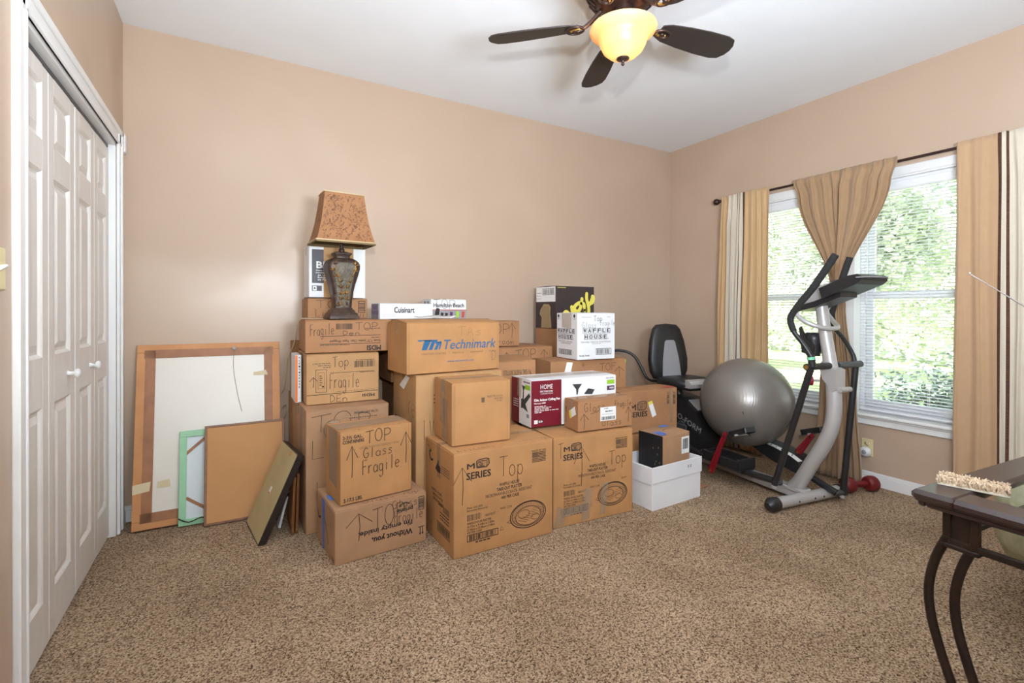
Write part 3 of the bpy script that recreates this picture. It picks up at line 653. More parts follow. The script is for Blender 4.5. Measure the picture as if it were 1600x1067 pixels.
def d_gal(mb, F, Lf, T, o):
    text(mb, F, '2-2½ GAL.', .03, .90, .29, .945, INK, .028); text(mb, F, 'CONTAINERS', .03, .84, .31, .885, INK, .028)
    text(mb, F, 'USE BY 01/04/2025 205025017 8793', .25, .735, .80, .765, PRN, .0, slope=0)
    text(mb, F, '2-17.5 LBS.', .04, .035, .29, .085, INK, .028)
    hand(mb, F, 'TOP', .33, .80, .70, .98, MARK, .0042, .01); hand(mb, F, 'Glass', .30, .60, .72, .74, MARK, .004, .01); hand(mb, F, 'Fragile', .28, .36, .82, .56, MARK, .0045, .03)
    arrow(mb, F, .15, .36, .80, .07, wd=.0042); arrow(mb, F, .91, .42, .88, .08, wd=.0042)
    hand(mb, T, 'Top Glass', .05, .1, .9, .35, MARK, .003); hand(mb, T, 'Fragile', .3, .65, .9, .88, MARK, .003)
    part('packing_tape', o, lambda q: (quad(q, Lf, [(.25, .25), (.75, .2), (.8, 1), (.2, 1)], GTAPE, E2), quad(q, T, [(.0, .2), (1, .25), (1, .8), (.0, .75)], GTAPE, .0065)), 'wide wrinkled clear tape')
carton('small golden carton with tall marker arrows and wrinkled tape, stacked on the slogan carton', .436, 2.405, 7.3, .370, .232, .350, .2625, KA, d_gal, tape=None)
def d_t8(mb, F, Lf, T, o):
    hand(mb, F, 'TO', .05, .82, .55, .955, MARK, .0035, .02); hand(mb, F, 'LC', .05, .60, .4, .75, MARK, .0032); hand(mb, F, 'L', .1, .30, .3, .42, MARK, .003)
    text(mb, F, 'ULTRA SOFT NAPKINS', .56, .935, .86, .955, INK, .01, inv=True); words(mb, F, .5, .90, .85, .008, PRN, 8)
    hand(mb, F, 'P', .58, .82, .8, .95, MARK, .0035)
    part('packing_tape', o, lambda q: quad(q, Lf, [(.6, .45), (.78, .42), (.80, 1.0), (.62, 1.0)], GTAPE, E2), 'tape hanging down the left side')
t8 = carton('tall worn brown carton at the left end of the pile, standing on the carpet', .326, 2.767, 2.3, .448, .50, .664, 0, KD, d_t8, tape=GTAPE)
part('tape_roll', t8, lambda q: None) if False else None
q = MB(); q.lathe([(.038, -.024), (.038, .024), (.054, .024), (.054, -.024), (.038, -.024)], TAPE, 28, T=lambda p: (p[0]*.9, p[2], p[1])); 
q.lathe([(.036, -.025), (.036, .025), (.0385, .025), (.0385, -.025), (.036, -.025)], KD, 28, T=lambda p: (p[0]*.9, p[2], p[1]))
q.tube([(.0, .0, .054), (.06, 0, .066), (.10, .0, .062)], .002, TAPE, 6)
tr_ = q.build('tape_roll'); tr_.location = (.462, 2.735, .552); tag(tr_, 'roll of clear tape stuck behind the taped glass box', 'tape')
def d_m7(mb, F, Lf, T, o):
    text(mb, F, 'MDSI', .76, .09, .935, .145, INK, .034, inv=True); stroke(mb, F, [(.0, .195), (.995, .205)], .003, INK)
    text(mb, F, 'Detailed Housing Accessories', .41, .225, .94, .245, INK, .008, inv=True); frame(mb, F, .12, .24, .27, .70, PRN, .003); frame(mb, F, .15, .31, .24, .64, PRN, .002)
    for k in range(5): rect(mb, F, .17, .38+k*.045, .20+.01*(k % 2), .40+k*.045, PRN)
    rect(mb, F, .205, .34, .23, .37, INK)
    bars(mb, F, .65, .71, .94, .84, INK, 26); words(mb, F, .67, .855, .93, .012, INK, 4); stroke(mb, F, [(.31, .62), (.93, .62)], .002, INK)
    text(mb, F, 'MADE IN KOREA', .72, .595, .94, .615, INK, .01, inv=True)
    for k in range(3): words(mb, F, .08+.07*k, .81-.04*k, .32, .012, INK, 14+k)
    hand(mb, F, 'Top', .34, .74, .58, .95, MARK, .003); hand(mb, F, 'Fragile', .30, .30, .72, .60, MARK, .003); hand(mb, F, 'DEn', .30, .03, .56, .17, MARK, .003)
    arrow(mb, F, .09, .35, .55, .05)
carton('golden carton with upside-down lettering, second from the top of the left stack', .343, 2.896, 0, .402, .39, .282, .669, KC, d_m7, tape=GTAPE)
def d_m6(mb, F, Lf, T, o):
    text(mb, F, 'MDSI', .70, .04, .865, .19, INK, .034, inv=True); stroke(mb, F, [(.16, .26), (.86, .26)], .003, INK); text(mb, F, 'Straw, 7.75" Jumbo, Clear, Paper Wrapped', .27, .30, .86, .40, INK, .01, inv=True)
    stroke(mb, F, [(.16, .50), (.86, .52)], .003, INK); bars(mb, F, .34, .71, .53, .89, INK, 24)
    words(mb, F, .16, .22, .5, .02, PRN, 2); words(mb, F, .68, .72, .86, .02, INK, 5); words(mb, F, .75, .43, .86, .02, INK, 6)
    hand(mb, F, 'Fragile', .05, .52, .32, .86, MARK, .003, .05); hand(mb, F, 'TOP', .56, .68, .84, .92, MARK, .003); hand(mb, F, 'Den', .41, .53, .62, .66, MARK, .003)
carton('long low carton under the table lamp, on top of the left stack', .341, 2.935, -1.8, .488, .42, .188, .9570, KB, d_m6, tape=GTAPE)
def d_liv(mb, F, Lf, T, o):
    hand(mb, F, 'TO', .12, .5, .5, .9, MARK, .003); hand(mb, F, 'Living', .12, .1, .62, .48, MARK, .003); barcode(mb, F, .84, .28, .96, .9, INK, 9, True)
    for a in (.88, .93): stroke(mb, F, [(a, .22), (a, .06)], .003, INK)
carton('low brown carton behind the table lamp, beneath the white appliance box', .378, 3.125, 0, .352, .29, .1215, 1.1525, KB, d_liv, tape=GTAPE)
def d_bh(mb, F, Lf, T, o):
    rect(mb, F, .05, .27, .80, .90, BLKB); rect(mb, F, .25, .0, .78, 1., KC, .0013)
    text(mb, F, 'BH', .13, .55, .36, .67, WHITE, .035, e=.0024)
    for k, s_2 in enumerate(('Heavy Duty', 'Limpiador', 'de Uso', 'Relleno', 'de Pelo')): text(mb, F, s_2, .12+.03*(k > 1), .49-.043*k, .33, .52-.043*k, WHITE, .025, e=.0024)
    rect(mb, F, .05, .12, .22, .22, BLKB); rect(mb, F, .065, .13, .13, .21, WHITE, .0018); rect(mb, F, .085, .155, .11, .185, INK, .002)
    rect(mb, F, .78, .0, .995, 1, WHITE, .0012); hand(mb, F, 'Top', .78, .86, .97, .96, MARK, .003)
    for k, s_2 in enumerate(('Totally Pure', 'No Perfume', 'Phosphate')): text(mb, F, s_2, .79, .80-.04*k, .93, .825-.04*k, INK, .02)
carton('white and black appliance box behind the table lamp, top of the left stack', .388, 3.155, 0, .336, .26, .327, 1.2805, WCARD, d_bh, tape=TAPE)
def d_t5(mb, F, Lf, T, o):
    hand(mb, F, 'LVV', .08, .57, .26, .70, MARK, .003); 
    for k in range(3): words(mb, F, .19, .86-.025*k, .27, .008, INK, 3+k)
    for k in range(4): words(mb, Lf, .1+.03*k, .66-.035*k, .62, .016, INK, 6+k)
    hand(mb, Lf, 'Ire', .55, .72, .95, .9, MARK, .003)
    part('label', o, lambda q: quad(q, Lf, [(.3, .90), (.5, .88), (.75, .975), (.6, .985)], WHITE, E2), 'white label on the left side')
carton('tallest golden carton in the middle, holding up the carton with blue lettering', .863, 2.562, 1.5, .545, .40, .840, 0, KC, d_t5, tape=TAPE)
def d_tech(mb, F, Lf, T, o):
    m = BLUE
    quad(mb, F, [(.10, .66), (.31, .66), (.30, .62), (.21, .625), (.155, .64), (.12, .625)], m)
    quad(mb, F, [(.145, .46), (.195, .46), (.245, .66), (.175, .66)], m); quad(mb, F, [(.215, .46), (.25, .46), (.28, .60), (.30, .62), (.245, .62)], m)
    quad(mb, F, [(.268, .46), (.30, .46), (.335, .60), (.345, .62), (.29, .62), (.283, .58), (.30, .57)], m); quad(mb, F, [(.30, .61), (.345, .63), (.35, .59), (.33, .46), (.318, .46), (.33, .58)], m)
    text(mb, F, 'Technimark', .375, .46, .955, .65, m, .006, .25)
    for s_2, a, b in (('UNITED STATES', .145, .395), ('MEXICO', .465, .59), ('GERMANY', .66, .81), ('CHINA', .875, .965)): text(mb, F, s_2, a, .365, b, .40, PRN, .0)
    for a in (.43, .625, .845): rect(mb, F, a, .365, a+.002, .40, m)
    text(mb, F, 'www.technimark.com', .41, .20, .70, .24, m, .01)
    for q_ in (.02, .975): rect(mb, F, q_, .01, q_+.003, .985, KE)
    hand(mb, F, 'TAs', .52, .72, .8, .9, PRN, .0018); hand(mb, F, 'D', .9, .2, .97, .4, PRN, .002)
    hand(mb, T, 'Fragile LWR', .3, .2, .95, .6, MARK, .003)
tech = carton('golden carton with blue company lettering, front and centre on the tallest carton', .816, 2.579, 4.0, .600, .305, .288, .8460, KA, d_tech, tape=TAPE, bulge=.018)
part('hand_hole', tech, lambda q: q.poly([(.02+.03*math.cos(a)+.03, .10+.035*math.sin(a), .2912) for a in [2*PI*k/14 for k in range(14)]], INK), 'dark hand hole in the top')
# boxes behind
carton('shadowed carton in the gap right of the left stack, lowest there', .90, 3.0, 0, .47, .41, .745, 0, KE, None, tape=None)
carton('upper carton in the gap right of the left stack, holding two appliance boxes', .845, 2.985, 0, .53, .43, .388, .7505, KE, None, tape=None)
def d_cu(mb, F, Lf, T, o):
    text(mb, F, 'Cuisinart', .27, .42, .64, .78, INK, .02); rect(mb, F, .0, .0, .02, 1, GREYP)
    for k in range(2): stroke(mb, F, [(.06, .3-.12*k), (.3, .32-.12*k)], .001, GREYP)
    rect(mb, Lf, .02, .02, .98, .98, GREYP); rect(mb, Lf, .05, .3, .98, .55, LAV, .0013); rect(mb, Lf, .2, .62, .8, .9, LAV, .0013)
carton('long white appliance box with black brand lettering, lying behind the blue-lettered carton', .770, 2.995, 8, .375, .120, .098, 1.1465, WCARD, d_cu, name='appliance_box', tape=None)
def d_hb(mb, F, Lf, T, o):
    text(mb, F, 'Hamilton Beach', .07, .60, .93, .80, INK, .02); rect(mb, F, 0, .44, 1, .475, RED); rect(mb, F, 0, .0, 1, .44, GREYP, .0007)
    for a, m, b in ((.14, INK, .35), (.3, INK, .3), (.42, INK, .28), (.56, PURP, .33), (.74, LGREEN, .36), (.9, RED, .36)): quad(mb, F, [(a-.04, .05), (a+.03, .05), (a+.05, b), (a-.03, b+.03)], m)
    quad(mb, F, [(.12, .2), (.22, .2), (.24, .5), (.18, .56), (.13, .5)], INK, .0012); hand(mb, F, 'TOP', .05, .5, .7, 1., MARK, .0022)
    for a in (.25, .6): rect(mb, Lf, a, .1, a+.2, .9, GREYP)
carton('white blender box with red band, right of the long white appliance box', 1.150, 3.105, 3, .268, .16, .132, 1.1465, WCARD, d_hb, name='appliance_box', tape=None)
# a folded paper on the blue-lettered carton
q = MB(); vs = []
for i in range(7):
    for j in range(5): vs.append((i*.035, j*.04, .0015+.006*math.sin(i*1.1)*math.sin(j*.9+.4)+(.01 if (i == 6 or j == 4) else 0)))
q.add(vs, [(i*5+j, i*5+j+1, i*5+j+6, i*5+j+5) for i in range(6) for j in range(4)], WHITE, True)
stroke(q, Face((.03, .02, .011), (1, 0, 0), (0, 1, 0), .15, .1), [(.1, .2), (.9, .3)], .004, INK)
pp = q.build('paper_sheet'); pp.modifiers.new('t', 'SOLIDIFY').thickness = .0008
pp.location = (.97, 2.72, 1.1565); pp.rotation_euler = (0, 0, .1); tag(pp, 'crumpled white paper on top of the blue-lettered carton', 'paper')

def d_15(mb, F, Lf, T, o):
    hand(mb, F, 'TOP', .30, .50, .80, .92, MARK, .0035); arrow(mb, F, .84, .32, .92, .07); hand(mb, F, 'Bedroom', .30, .08, .88, .30, MARK, .003)
b15 = carton('small brown carton against the back wall, up-arrow drawn at its right end', 1.425, 3.075, 0, .405, .30, .183, .9425, KB, d_15, tape=None)
def d_16(mb, F, Lf, T, o):
    hand(mb, F, 'TOP', .50, .25, .78, .88, MARK, .0035); arrow(mb, F, .88, .05, .80, .045); arrow(mb, F, .39, .3, .72, .03)
    rect(mb, F, .27, .85, .42, .98, YEL) if False else None
carton('flat wide brown carton under the small arrow carton, near the back wall', 1.425, 3.005, 0, .655, .42, .120, .8165, KB, d_16, tape=GTAPE)
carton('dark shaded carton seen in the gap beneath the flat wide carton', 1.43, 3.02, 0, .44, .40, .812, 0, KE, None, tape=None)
def d_17(mb, F, Lf, T, o):
    text(mb, F, '4 1 GAL. PLASTIC BOTTLES', .16, .90, .86, .935, PRN, .015, inv=True); hand(mb, F, 'P', .12, .72, .3, .88, MARK, .0035); arrow(mb, F, .86, .72, .91, .14)
    rect(mb, F, .42, .78, .5, .82, PRN); words(mb, F, .5, .83, .84, .012, PRN, 4)
carton('tall brown bottle carton between the blue-lettered carton and the ceiling fan box', 1.42, 2.66, 0, .288, .335, .880, 0, KB, d_17, tape=GTAPE, bulge=.022)
def d_18(mb, F, Lf, T, o):
    rect(mb, Lf, .0, .0, 1, .63, BLKB); rect(mb, Lf, .02, .63, .98, .99, WHITE, .0006); barcode(mb, Lf, .34, .79, .92, .95, INK, 16)
    for k in range(3): words(mb, Lf, .04, .7+.07*k, .28, .008, INK, k)
    quad(mb, Lf, [(.28, .0), (.8, .0), (.74, .38), (.76, .5), (.66, .57), (.42, .58), (.25, .45), (.2, .33), (.3, .25)], TANP, .0014)
    for k in range(8): stroke(mb, Lf, [(.34+.05*k, .02), (.3+.055*k, .3), (.36+.04*k, .52)], .003, KE, .0018)
    rect(mb, F, 0, 0, 1, 1, BLKB); m = YEL; e = .0014
    for p_, t_ in (([(.80, .83), (.80, .70), (.845, .55), (.86, .40), (.82, .28), (.77, .2)], .026), ([(.845, .55), (.90, .60), (.955, .63), (.985, .72), (.96, .76)], .030), ([(.98, .76), (.93, .70), (.90, .60)], .02),
                   ([(.67, .70), (.665, .60), (.72, .58), (.735, .50)], .026), ([(.745, .44), (.75, .42)], .024), ([(.66, .60), (.59, .60), (.48, .52), (.49, .42), (.56, .40), (.63, .48), (.64, .58)], .026), ([(.55, .40), (.60, .36)], .024),
                   ([(.40, .50), (.42, .40), (.45, .33), (.50, .34)], .028), ([(.36, .28), (.30, .36), (.24, .38), (.20, .32), (.25, .26)], .028)): e += .00025; stroke(mb, F, p_, t_*1.15, m, e)
    words(mb, F, .03, .955, .25, .015, YEL, 3, e)
carton('dark plum and white carton with big yellow script, against the back wall', 2.150, 3.062, 0, .374, .285, .329, 1.0670, BLKB, d_18, name='printed_carton', tape=None)
def d_19(mb, F, Lf, T, o):
    part('label', o, lambda q: (rect(q, F, .16, .875, .40, .955, WHITE, E2), text(q, F, 'SKU', .18, .935, .22, .945, INK, .01, e=.0026), bars(q, F, .30, .93, .38, .95, INK, 8, e=.0026), words(q, F, .18, .915, .38, .004, INK, 3, .0026), words(q, F, .18, .90, .38, .004, INK, 4, .0026), rect(q, F, .18, .88, .26, .887, INK, .0026)), 'white shipping label')
carton('reddish brown carton with white shipping label, beneath the plum and white carton', 2.155, 3.06, 0, .40, .30, 1.0615, 0, KB, d_19, tape=None)
def d_20(mb, F, Lf, T, o):
    def logo(Fc, u0, v0, u1, v1, both=True):
        W1, W2 = 'WAFFLE', 'HOUSE'; n = 6; cw = (u1-u0)/n; hh = (v1-v0)/2
        for i, ch in enumerate(W1): frame(mb, Fc, u0+cw*i+cw*.05, v0+hh*1.08, u0+cw*(i+.86), v1, INK, .0022); text(mb, Fc, ch, u0+cw*(i+.2), v0+hh*1.25, u0+cw*(i+.72), v1-hh*.14, INK, .028)
        for i, ch in enumerate(W2): frame(mb, Fc, u0+cw*(i+.35), v0, u0+cw*(i+1.15), v0+hh*.92, INK, .0022); text(mb, Fc, ch, u0+cw*(i+.48), v0+hh*.16, u0+cw*(i+1.), v0+hh*.78, INK, .028)
        stroke(mb, Fc, arc(u0+cw*5.35, v0+hh*.12, .012, .012, 0, 360, 9), .0015, INK)
    logo(F, .13, .43, .89, .68); text(mb, F, 'PAN AND GRIDDLE SHORTENING', .09, .36, .88, .395, PRN, .0); words(mb, F, .38, .335, .62, .008, PRN, 4)
    barcode(mb, F, .48, .10, .90, .235, INK, 26); text(mb, F, 'Stratas Foods', .05, .075, .31, .105, INK, .028)
    words(mb, F, .1, .905, .36, .012, GINK, 5); words(mb, F, .78, .915, .88, .010, GINK, 6); hand(mb, F, 'Top', .42, .83, .66, .95, INK, .0028); hand(mb, F, 'Glass', .12, .69, .5, .81, GINK, .003); hand(mb, F, 'Fragile', .60, .73, 1., .85, GINK, .003)
    logo(Lf, .04, .42, .90, .66); text(mb, Lf, 'PAN AND GRIDDLE', .1, .36, .78, .39, PRN, .0); text(mb, Lf, 'SHORTENING', .22, .32, .7, .35, PRN, .0); barcode(mb, Lf, .12, .09, .75, .20, INK, 16)
    for a in (.1, .86): quad(mb, Lf, [(a-.06, .93), (a, .985), (a+.06, .93), (a+.03, .93), (a+.03, .90), (a-.03, .90), (a-.03, .93)], INK); text(mb, Lf, 'UP', a-.04, .86, a+.04, .885, INK, .02)
wf = carton('white shortening carton with tile-letter logo, left of the exercise seat', 2.045, 2.655, -3.7, .322, .272, .325, .8615, WCARD, d_20, name='printed_carton', tape=None)
part('side_tape', wf, lambda q: quad(q, Face((0, .272, 0), (0, -1, 0), (0, 0, 1), .272, .325), [(.28, .68), (.72, .66), (.74, 1), (.26, 1)], TAPE, E2), 'clear tape down the left side')
def d_21(mb, F, Lf, T, o):
    hand(mb, F, 'TOF', .63, .905, .86, .965, MARK, .0032); arrow(mb, F, .90, .84, .93, .06); rect(mb, F, .432, .5, .434, .995, KE)
    for a in (.40, .415): rect(mb, F, a, .945, a+.004, .975, LGREEN if False else INK)
    part('label', o, lambda q: quad(q, F, [(.16, .885), (.245, .885), (.275, .985), (.20, .99)], WHITE, E2), 'white paper strip')
    rect(mb, F, .985, .965, .998, .985, LGREEN)
carton('wide brown carton supporting the white shortening carton', 1.862, 2.712, -4, .645, .30, .855, 0, KB, d_21, tape=None)
def d_22(mb, F, Lf, T, o):
    rect(mb, F, .0, .0, .335, .985, MAROON); rect(mb, F, .335, .0, .998, .99, WHITE, .0007)
    text(mb, F, 'HOME', .10, .80, .235, .90, WHITE, .0, e=.0014); text(mb, F, 'DECORATORS', .095, .735, .237, .77, WHITE, .01, e=.0014); text(mb, F, 'COLLECTION', .10, .69, .235, .715, WHITE, -.005, e=.0014)
    text(mb, F, '52in. Indoor Ceiling Fan', .03, .535, .315, .60, WHITE, .025, e=.0014); text(mb, F, 'Mercury LED', .03, .48, .155, .52, WHITE, .025, e=.0014)
    for k in range(5): words(mb, F, .035, .43-.032*k, (.16, .22, .19, .30, .11)[k], .013, WHITE, 20+k, .0014)
    rect(mb, F, .03, .07, .07, .15, WHITE, .0014); rect(mb, F, .075, .08, .13, .14, INK, .0014); text(mb, F, '50', .08, .09, .12, .13, WHITE, .035, e=.002)
    quad(mb, F, [(.46, .86), (.575, .85), (.535, .74), (.525, .62), (.51, .62), (.505, .74)], DGREY, .0014); quad(mb, F, [(.60, .62), (.70, .60), (.73, .70), (.65, .74)], DGREY, .0014)
    text(mb, F, 'VOICE CONTROL', .87, .925, .975, .955, PURP, .01); rect(mb, F, .885, .80, .98, .895, LGREEN, .0014); rect(mb, F, .885, .66, .98, .76, PURP, .0014); text(mb, F, 'WORKS', .915, .69, .97, .73, WHITE, .025, e=.002)
    rect(mb, Lf, 0, 0, .40, .985, MAROON); rect(mb, Lf, .40, 0, 1., .985, WHITE, .0007)
    rect(mb, Lf, .70, .78, .95, .88, LGREEN, .0014); words(mb, Lf, .62, .92, .95, .03, PURP, 2, .0014)
    quad(mb, Lf, [(.54, .86), (.72, .84), (.64, .74), (.64, .55), (.9, .72), (.97, .66), (.72, .46), (.85, .3), (.6, .36), (.5, .34), (.5, .55), (.58, .56), (.6, .74)], DGREY, .0014)
    rect(mb, Lf, .78, .18, .90, .26, GREYP, .0014)
    for k in range(4): words(mb, Lf, .1, .5-.05*k, .36, .015, WHITE, 9+k, .0014)
    part('packing_tape', o, lambda q: (quad(q, Lf, [(.30, .6), (.5, .55), (.55, 1), (.32, 1)], TAPE, E2), quad(q, T, [(.0, .30), (1, .28), (1, .72), (0, .7)], MASK if False else TAPE, .0065)), 'yellowed tape')
carton('white and maroon ceiling fan box lying on the two big platter cartons', 1.501, 2.385, -3.1, .621, .250, .276, .5165, WCARD, d_22, name='ceiling_fan_box', tape=None)
def d_23(mb, F, Lf, T, o):
    hand(mb, F, 'Glass', .10, .64, .48, .92, MARK, .0032); hand(mb, F, 'Fragile', .66, .70, .98, .92, MARK, .003); hand(mb, F, 'Glass', .42, .1, .80, .32, MARK, .003); stroke(mb, F, [(.22, .56), (.36, .62)], .003, MARK)
    arrow(mb, F, .10, .08, .58, .07); arrow(mb, F, .92, .15, .68, .05); arrow(mb, Lf, .15, .2, .75, .10)
    part('label', o, lambda q: (rect(q, F, .39, .28, .68, .74, WHITE, E2), bars(q, F, .41, .31, .66, .42, INK, 22, e=.0026), words(q, F, .46, .68, .54, .02, INK, 1, .0026), words(q, F, .48, .58, .62, .03, INK, 2, .0026), stroke(q, F, [(.42, .50), (.64, .50)], .001, INK, .0026)), 'white address label')
    part('sticker', o, lambda q: (quad(q, Lf, [(.36, .60), (.44, .36), (.86, .56), (.78, .82)], WHITE, E2), quad(q, Lf, [(.36, .60), (.44, .36), (.56, .42), (.48, .66)], YEL, .0024)), 'yellow and white sticker')
carton('small brown carton with white address label, in front of the ceiling fan box', 1.70, 2.196, -4, .390, .150, .1745, .5075, KB, d_23, tape=TAPE)
def d_24(mb, F, Lf, T, o):
    text(mb, F, 'M', .17, .55, .265, .68, INK, .028); toaster(mb, F, .29, .53, .45, .74); text(mb, F, 'SERIES', .165, .38, .46, .50, INK, .028)
    part('sticker', o, lambda q: (quad(q, F, [(.47, .70), (.54, .74), (.62, .38), (.55, .33)], WHITE, E2), quad(q, F, [(.47, .70), (.54, .74), (.555, .67), (.485, .63)], YEL, .0024)), 'yellow and white sticker')
    bars(mb, F, .81, .62, .85, .90, INK, 12, vert=True); bars(mb, F, .92, .60, .965, .90, INK, 12, vert=True)
    rect(mb, T, .80, .10, .99, .30, RED, .0052); hand(mb, T, 'TOP Trinkets', .1, .3, .75, .6, MARK, .003)
    part('packing_tape', o, lambda q: quad(q, F, [(.865, .15), (.91, .15), (.91, 1.), (.86, 1.)], GTAPE, E2))
carton('brown toaster-logo carton with red top sticker, behind the white open box', 2.275, 2.480, -4, .520, .19, .292, .3535, KB, d_24, tape=None)
carton('lower carton under the red-stickered one, mostly hidden behind the white open box', 2.265, 2.475, -3, .52, .185, .3475, 0, KA, lambda mb, F, Lf, T, o: (text(mb, F, 'M', .0, .76, .035, .92, INK, .028), text(mb, F, 'SE', .0, .54, .06, .72, INK, .028)), tape=None)
# white open box holding a smaller carton
W0, D0, H0 = .452, .30, .262
o = thing('white_open_box', 'open white cardboard box on the carpet, holding a black-ended carton', 'box', (2.172, 2.081, 0), math.radians(2.6))
q = MB(); t = .004
q.box((0, 0, 0), (W0, D0, t), WCARD); q.box((0, 0, t), (W0, t, H0-.012), WCARD, .0015); q.box((0, D0-t, t), (W0, D0, H0), WCARD, .0015); q.box((0, t, t), (t, D0-t, H0-.004), WCARD, .0015); q.box((W0-t, t, t), (W0, D0-t, H0), WCARD, .0015)
F = Face((0, 0, 0), (1, 0, 0), (0, 0, 1), W0, H0)
words(q, F, .72, .80, .77, .03, GREYP, 1); q.build('carton_body', o)
for nm, a, b in (('side_flap', (-.004, -.006, H0*.62), (W0+.006, -.001, H0)), ('side_flap', (-.007, -.001, H0*.58), (-.002, D0, H0-.006))):
    part(nm, o, lambda q, a=a, b=b: q.box(a, b, WCARD, .0015))
part('print', o, lambda q: [rect(q, F, a, .80, a+.022, .87, GREYP, .0072) for a in (.70, .75)])
def d_25(mb, F, Lf, T, o):
    rect(mb, Lf, .0, .0, 1., 1., BLACK); [part('tape_patch', o, lambda q: quad(q, T, p_, BTAPE, .0055), 'blue tape on the top') for p_ in ([(.0, .02), (.25, .1), (.28, .45), (.05, .5)], [(.62, .80), (.95, .75), (.92, .98), (.68, .99)])]
    part('label', o, lambda q: (rect(q, F, .68, .66, .97, .93, WHITE, E2), bars(q, F, .72, .73, .93, .90, INK, 14, e=.0026)), 'white barcode label')
    stroke(mb, T, arc(.6, .35, .22, .2, 60, 170, 8), .004, INK, .0052)
    R = random.Random(3)
    for k in range(14): quad(mb, Lf, [(R.uniform(.7, .95), b) for b in (0, .03, .05)] if False else [(a, b), (a+.02, b+.01), (a+.015, b+.04), (a-.005, b+.03)], TANP, .0014) if (a := R.uniform(.6, .95)) and (b := R.uniform(.05, .9)) else None
carton('brown carton with a black taped end, standing inside the white open box', 2.330, 2.150, 3.6, .268, .195, .404, .0085, KD, d_25, tape=None)

# ------------------------------------------------------------------ things leaning at the left
def slab_frame(name, label, cat, BL, BR, TL, th):
    """Empty with x along the bottom edge, y up the face, z out of the face"""
    BL, BR, TL = Vector(BL), Vector(BR), Vector(TL); ux = (BR-BL); W_ = ux.length; ux.normalize(); uy = TL-BL; uy = (uy-ux*uy.dot(ux)); Hh = uy.length; uy.normalize(); uz = ux.cross(uy)
    o = thing(name, label, cat); Mx = Matrix((ux, uy, uz)).transposed().to_4x4(); Mx.translation = BL; o.matrix_world = Mx
    return o, W_, Hh
o, W_, Hh = slab_frame('framed_picture', 'large picture in a pine frame, turned to the wall, off-white backing showing', 'picture', (-.483, 3.235, .012), (.245, 3.235, .012), (-.478, 3.425, 1.0), .025)
fw = .085
def mitre(q, W_, H_, fw, z0, z1, m):
    for (a, b) in (((0, 0), (W_, fw)), ((0, H_-fw), (W_, H_)), ((0, fw), (fw, H_-fw)), ((W_-fw, fw), (W_, H_-fw))): q.box((a[0], a[1], z0), (b[0], b[1], z1), m, .002)
part('frame', o, lambda q: mitre(q, W_, Hh, .045, -.022, 0, WOOD))
part('dust_cover', o, lambda q: q.box((.04, .04, -.012), (W_-.04, Hh-.04, -.003), BACKP, .001))
def pt(q):
    for a, b in (((.035, .035), (W_-.035, .085)), ((.035, Hh-.078), (W_-.035, Hh-.03)), ((.04, .035), (.088, Hh-.035)), ((W_-.088, .035), (W_-.045, Hh-.035))): q.box((a[0], a[1], -.002), (b[0], b[1], .0012), WOODD, .0005)
part('edge_tape', o, pt, 'crinkled brown paper tape')
[part('masking_tape', o, lambda q: q.poly(p_, MASK)) for p_ in ([(.0, .19, .002), (.075, .20, .002), (.08, .25, .002), (.0, .24, .002)], [(.11, .21, .002), (.17, .21, .002), (.165, .25, .002), (.11, .245, .002)], [(.58, .80, .002), (.66, .80, .002), (.65, .83, .002), (.58, .82, .002)], [(.24, .115, .002), (.265, .11, .002), (.26, .145, .002), (.235, .14, .002)])]
part('hanging_wire', o, lambda q: q.tube([(W_-.25, Hh-.04, .004), (W_-.255, Hh-.15, .006), (W_-.235, Hh-.3, .004), (W_-.21, Hh-.42, .003)], .0013, new_mat('picture_wire', S(140, 122, 96), .4, .5), 6))
part('hook', o, lambda q: q.lathe([(0, 0), (.012, 0), (.010, .006), (0, .008)], SILVER, 12, (W_-.25, Hh-.035, .001)))
GREENT = noisy('pale_green_tape', S(150, 200, 160), S(160, 208, 170), 10, .6); CANV = noisy('pale_blue_white_canvas', S(214, 222, 226), S(220, 228, 230), 5, .7)
o, W_, Hh = slab_frame('stretched_canvas', 'back of a stretched canvas with pale green taped edges, against the large picture', 'canvas', (-.273, 3.205, .006), (.10, 3.205, .006), (-.268, 3.302, .512), .02)
part('canvas', o, lambda q: q.box((.01, .01, -.016), (W_-.01, Hh-.01, -.010), CANV, .001)); part('stretcher_frame', o, lambda q: mitre(q, W_, Hh, .035, -.018, 0, GREENT), 'pale green edges')
part('corner_brace', o, lambda q: q.box((0, 0, 0), (.15, .016, .004), WOODD, .001, T=lambda p: (.03+p[0]*.75-p[1]*.66, Hh-.14+p[0]*.66+p[1]*.75, -.010+p[2]))); part('corner_brace', o, lambda q: q.box((0, 0, 0), (.17, .016, .004), WOODD, .001, T=lambda p: (.03+p[0]*.8+p[1]*.6, .14-p[0]*.6+p[1]*.8, -.010+p[2])))
part('loose_wire', o, lambda q: q.tube([(.0, .045, .004), (.05, .02, .02), (.11, .035, .02), (.16, .01, .01)], .003, INK, 6))
o, W_, Hh = slab_frame('picture_frame', 'square frame with plain brown backing board, leaning against the large picture', 'picture frame', (-.152, 3.140, .006), (.262, 3.140, .006), (-.166, 3.268, .535), .02)
part('backing_board', o, lambda q: q.box((.008, .008, -.012), (W_-.008, Hh-.008, -.003), BOARD, .001)); part('frame', o, lambda q: mitre(q, W_, Hh, .013, -.018, 0, noisy('worn_walnut_frame', S(120, 84, 62), S(140, 100, 76), 20, .5)))
LINEN = noisy('khaki_dust_cover', S(186, 168, 124), S(178, 158, 114), 8, .75); DFR = noisy('near_black_frame', S(44, 34, 30), S(36, 28, 26), 10, .4)
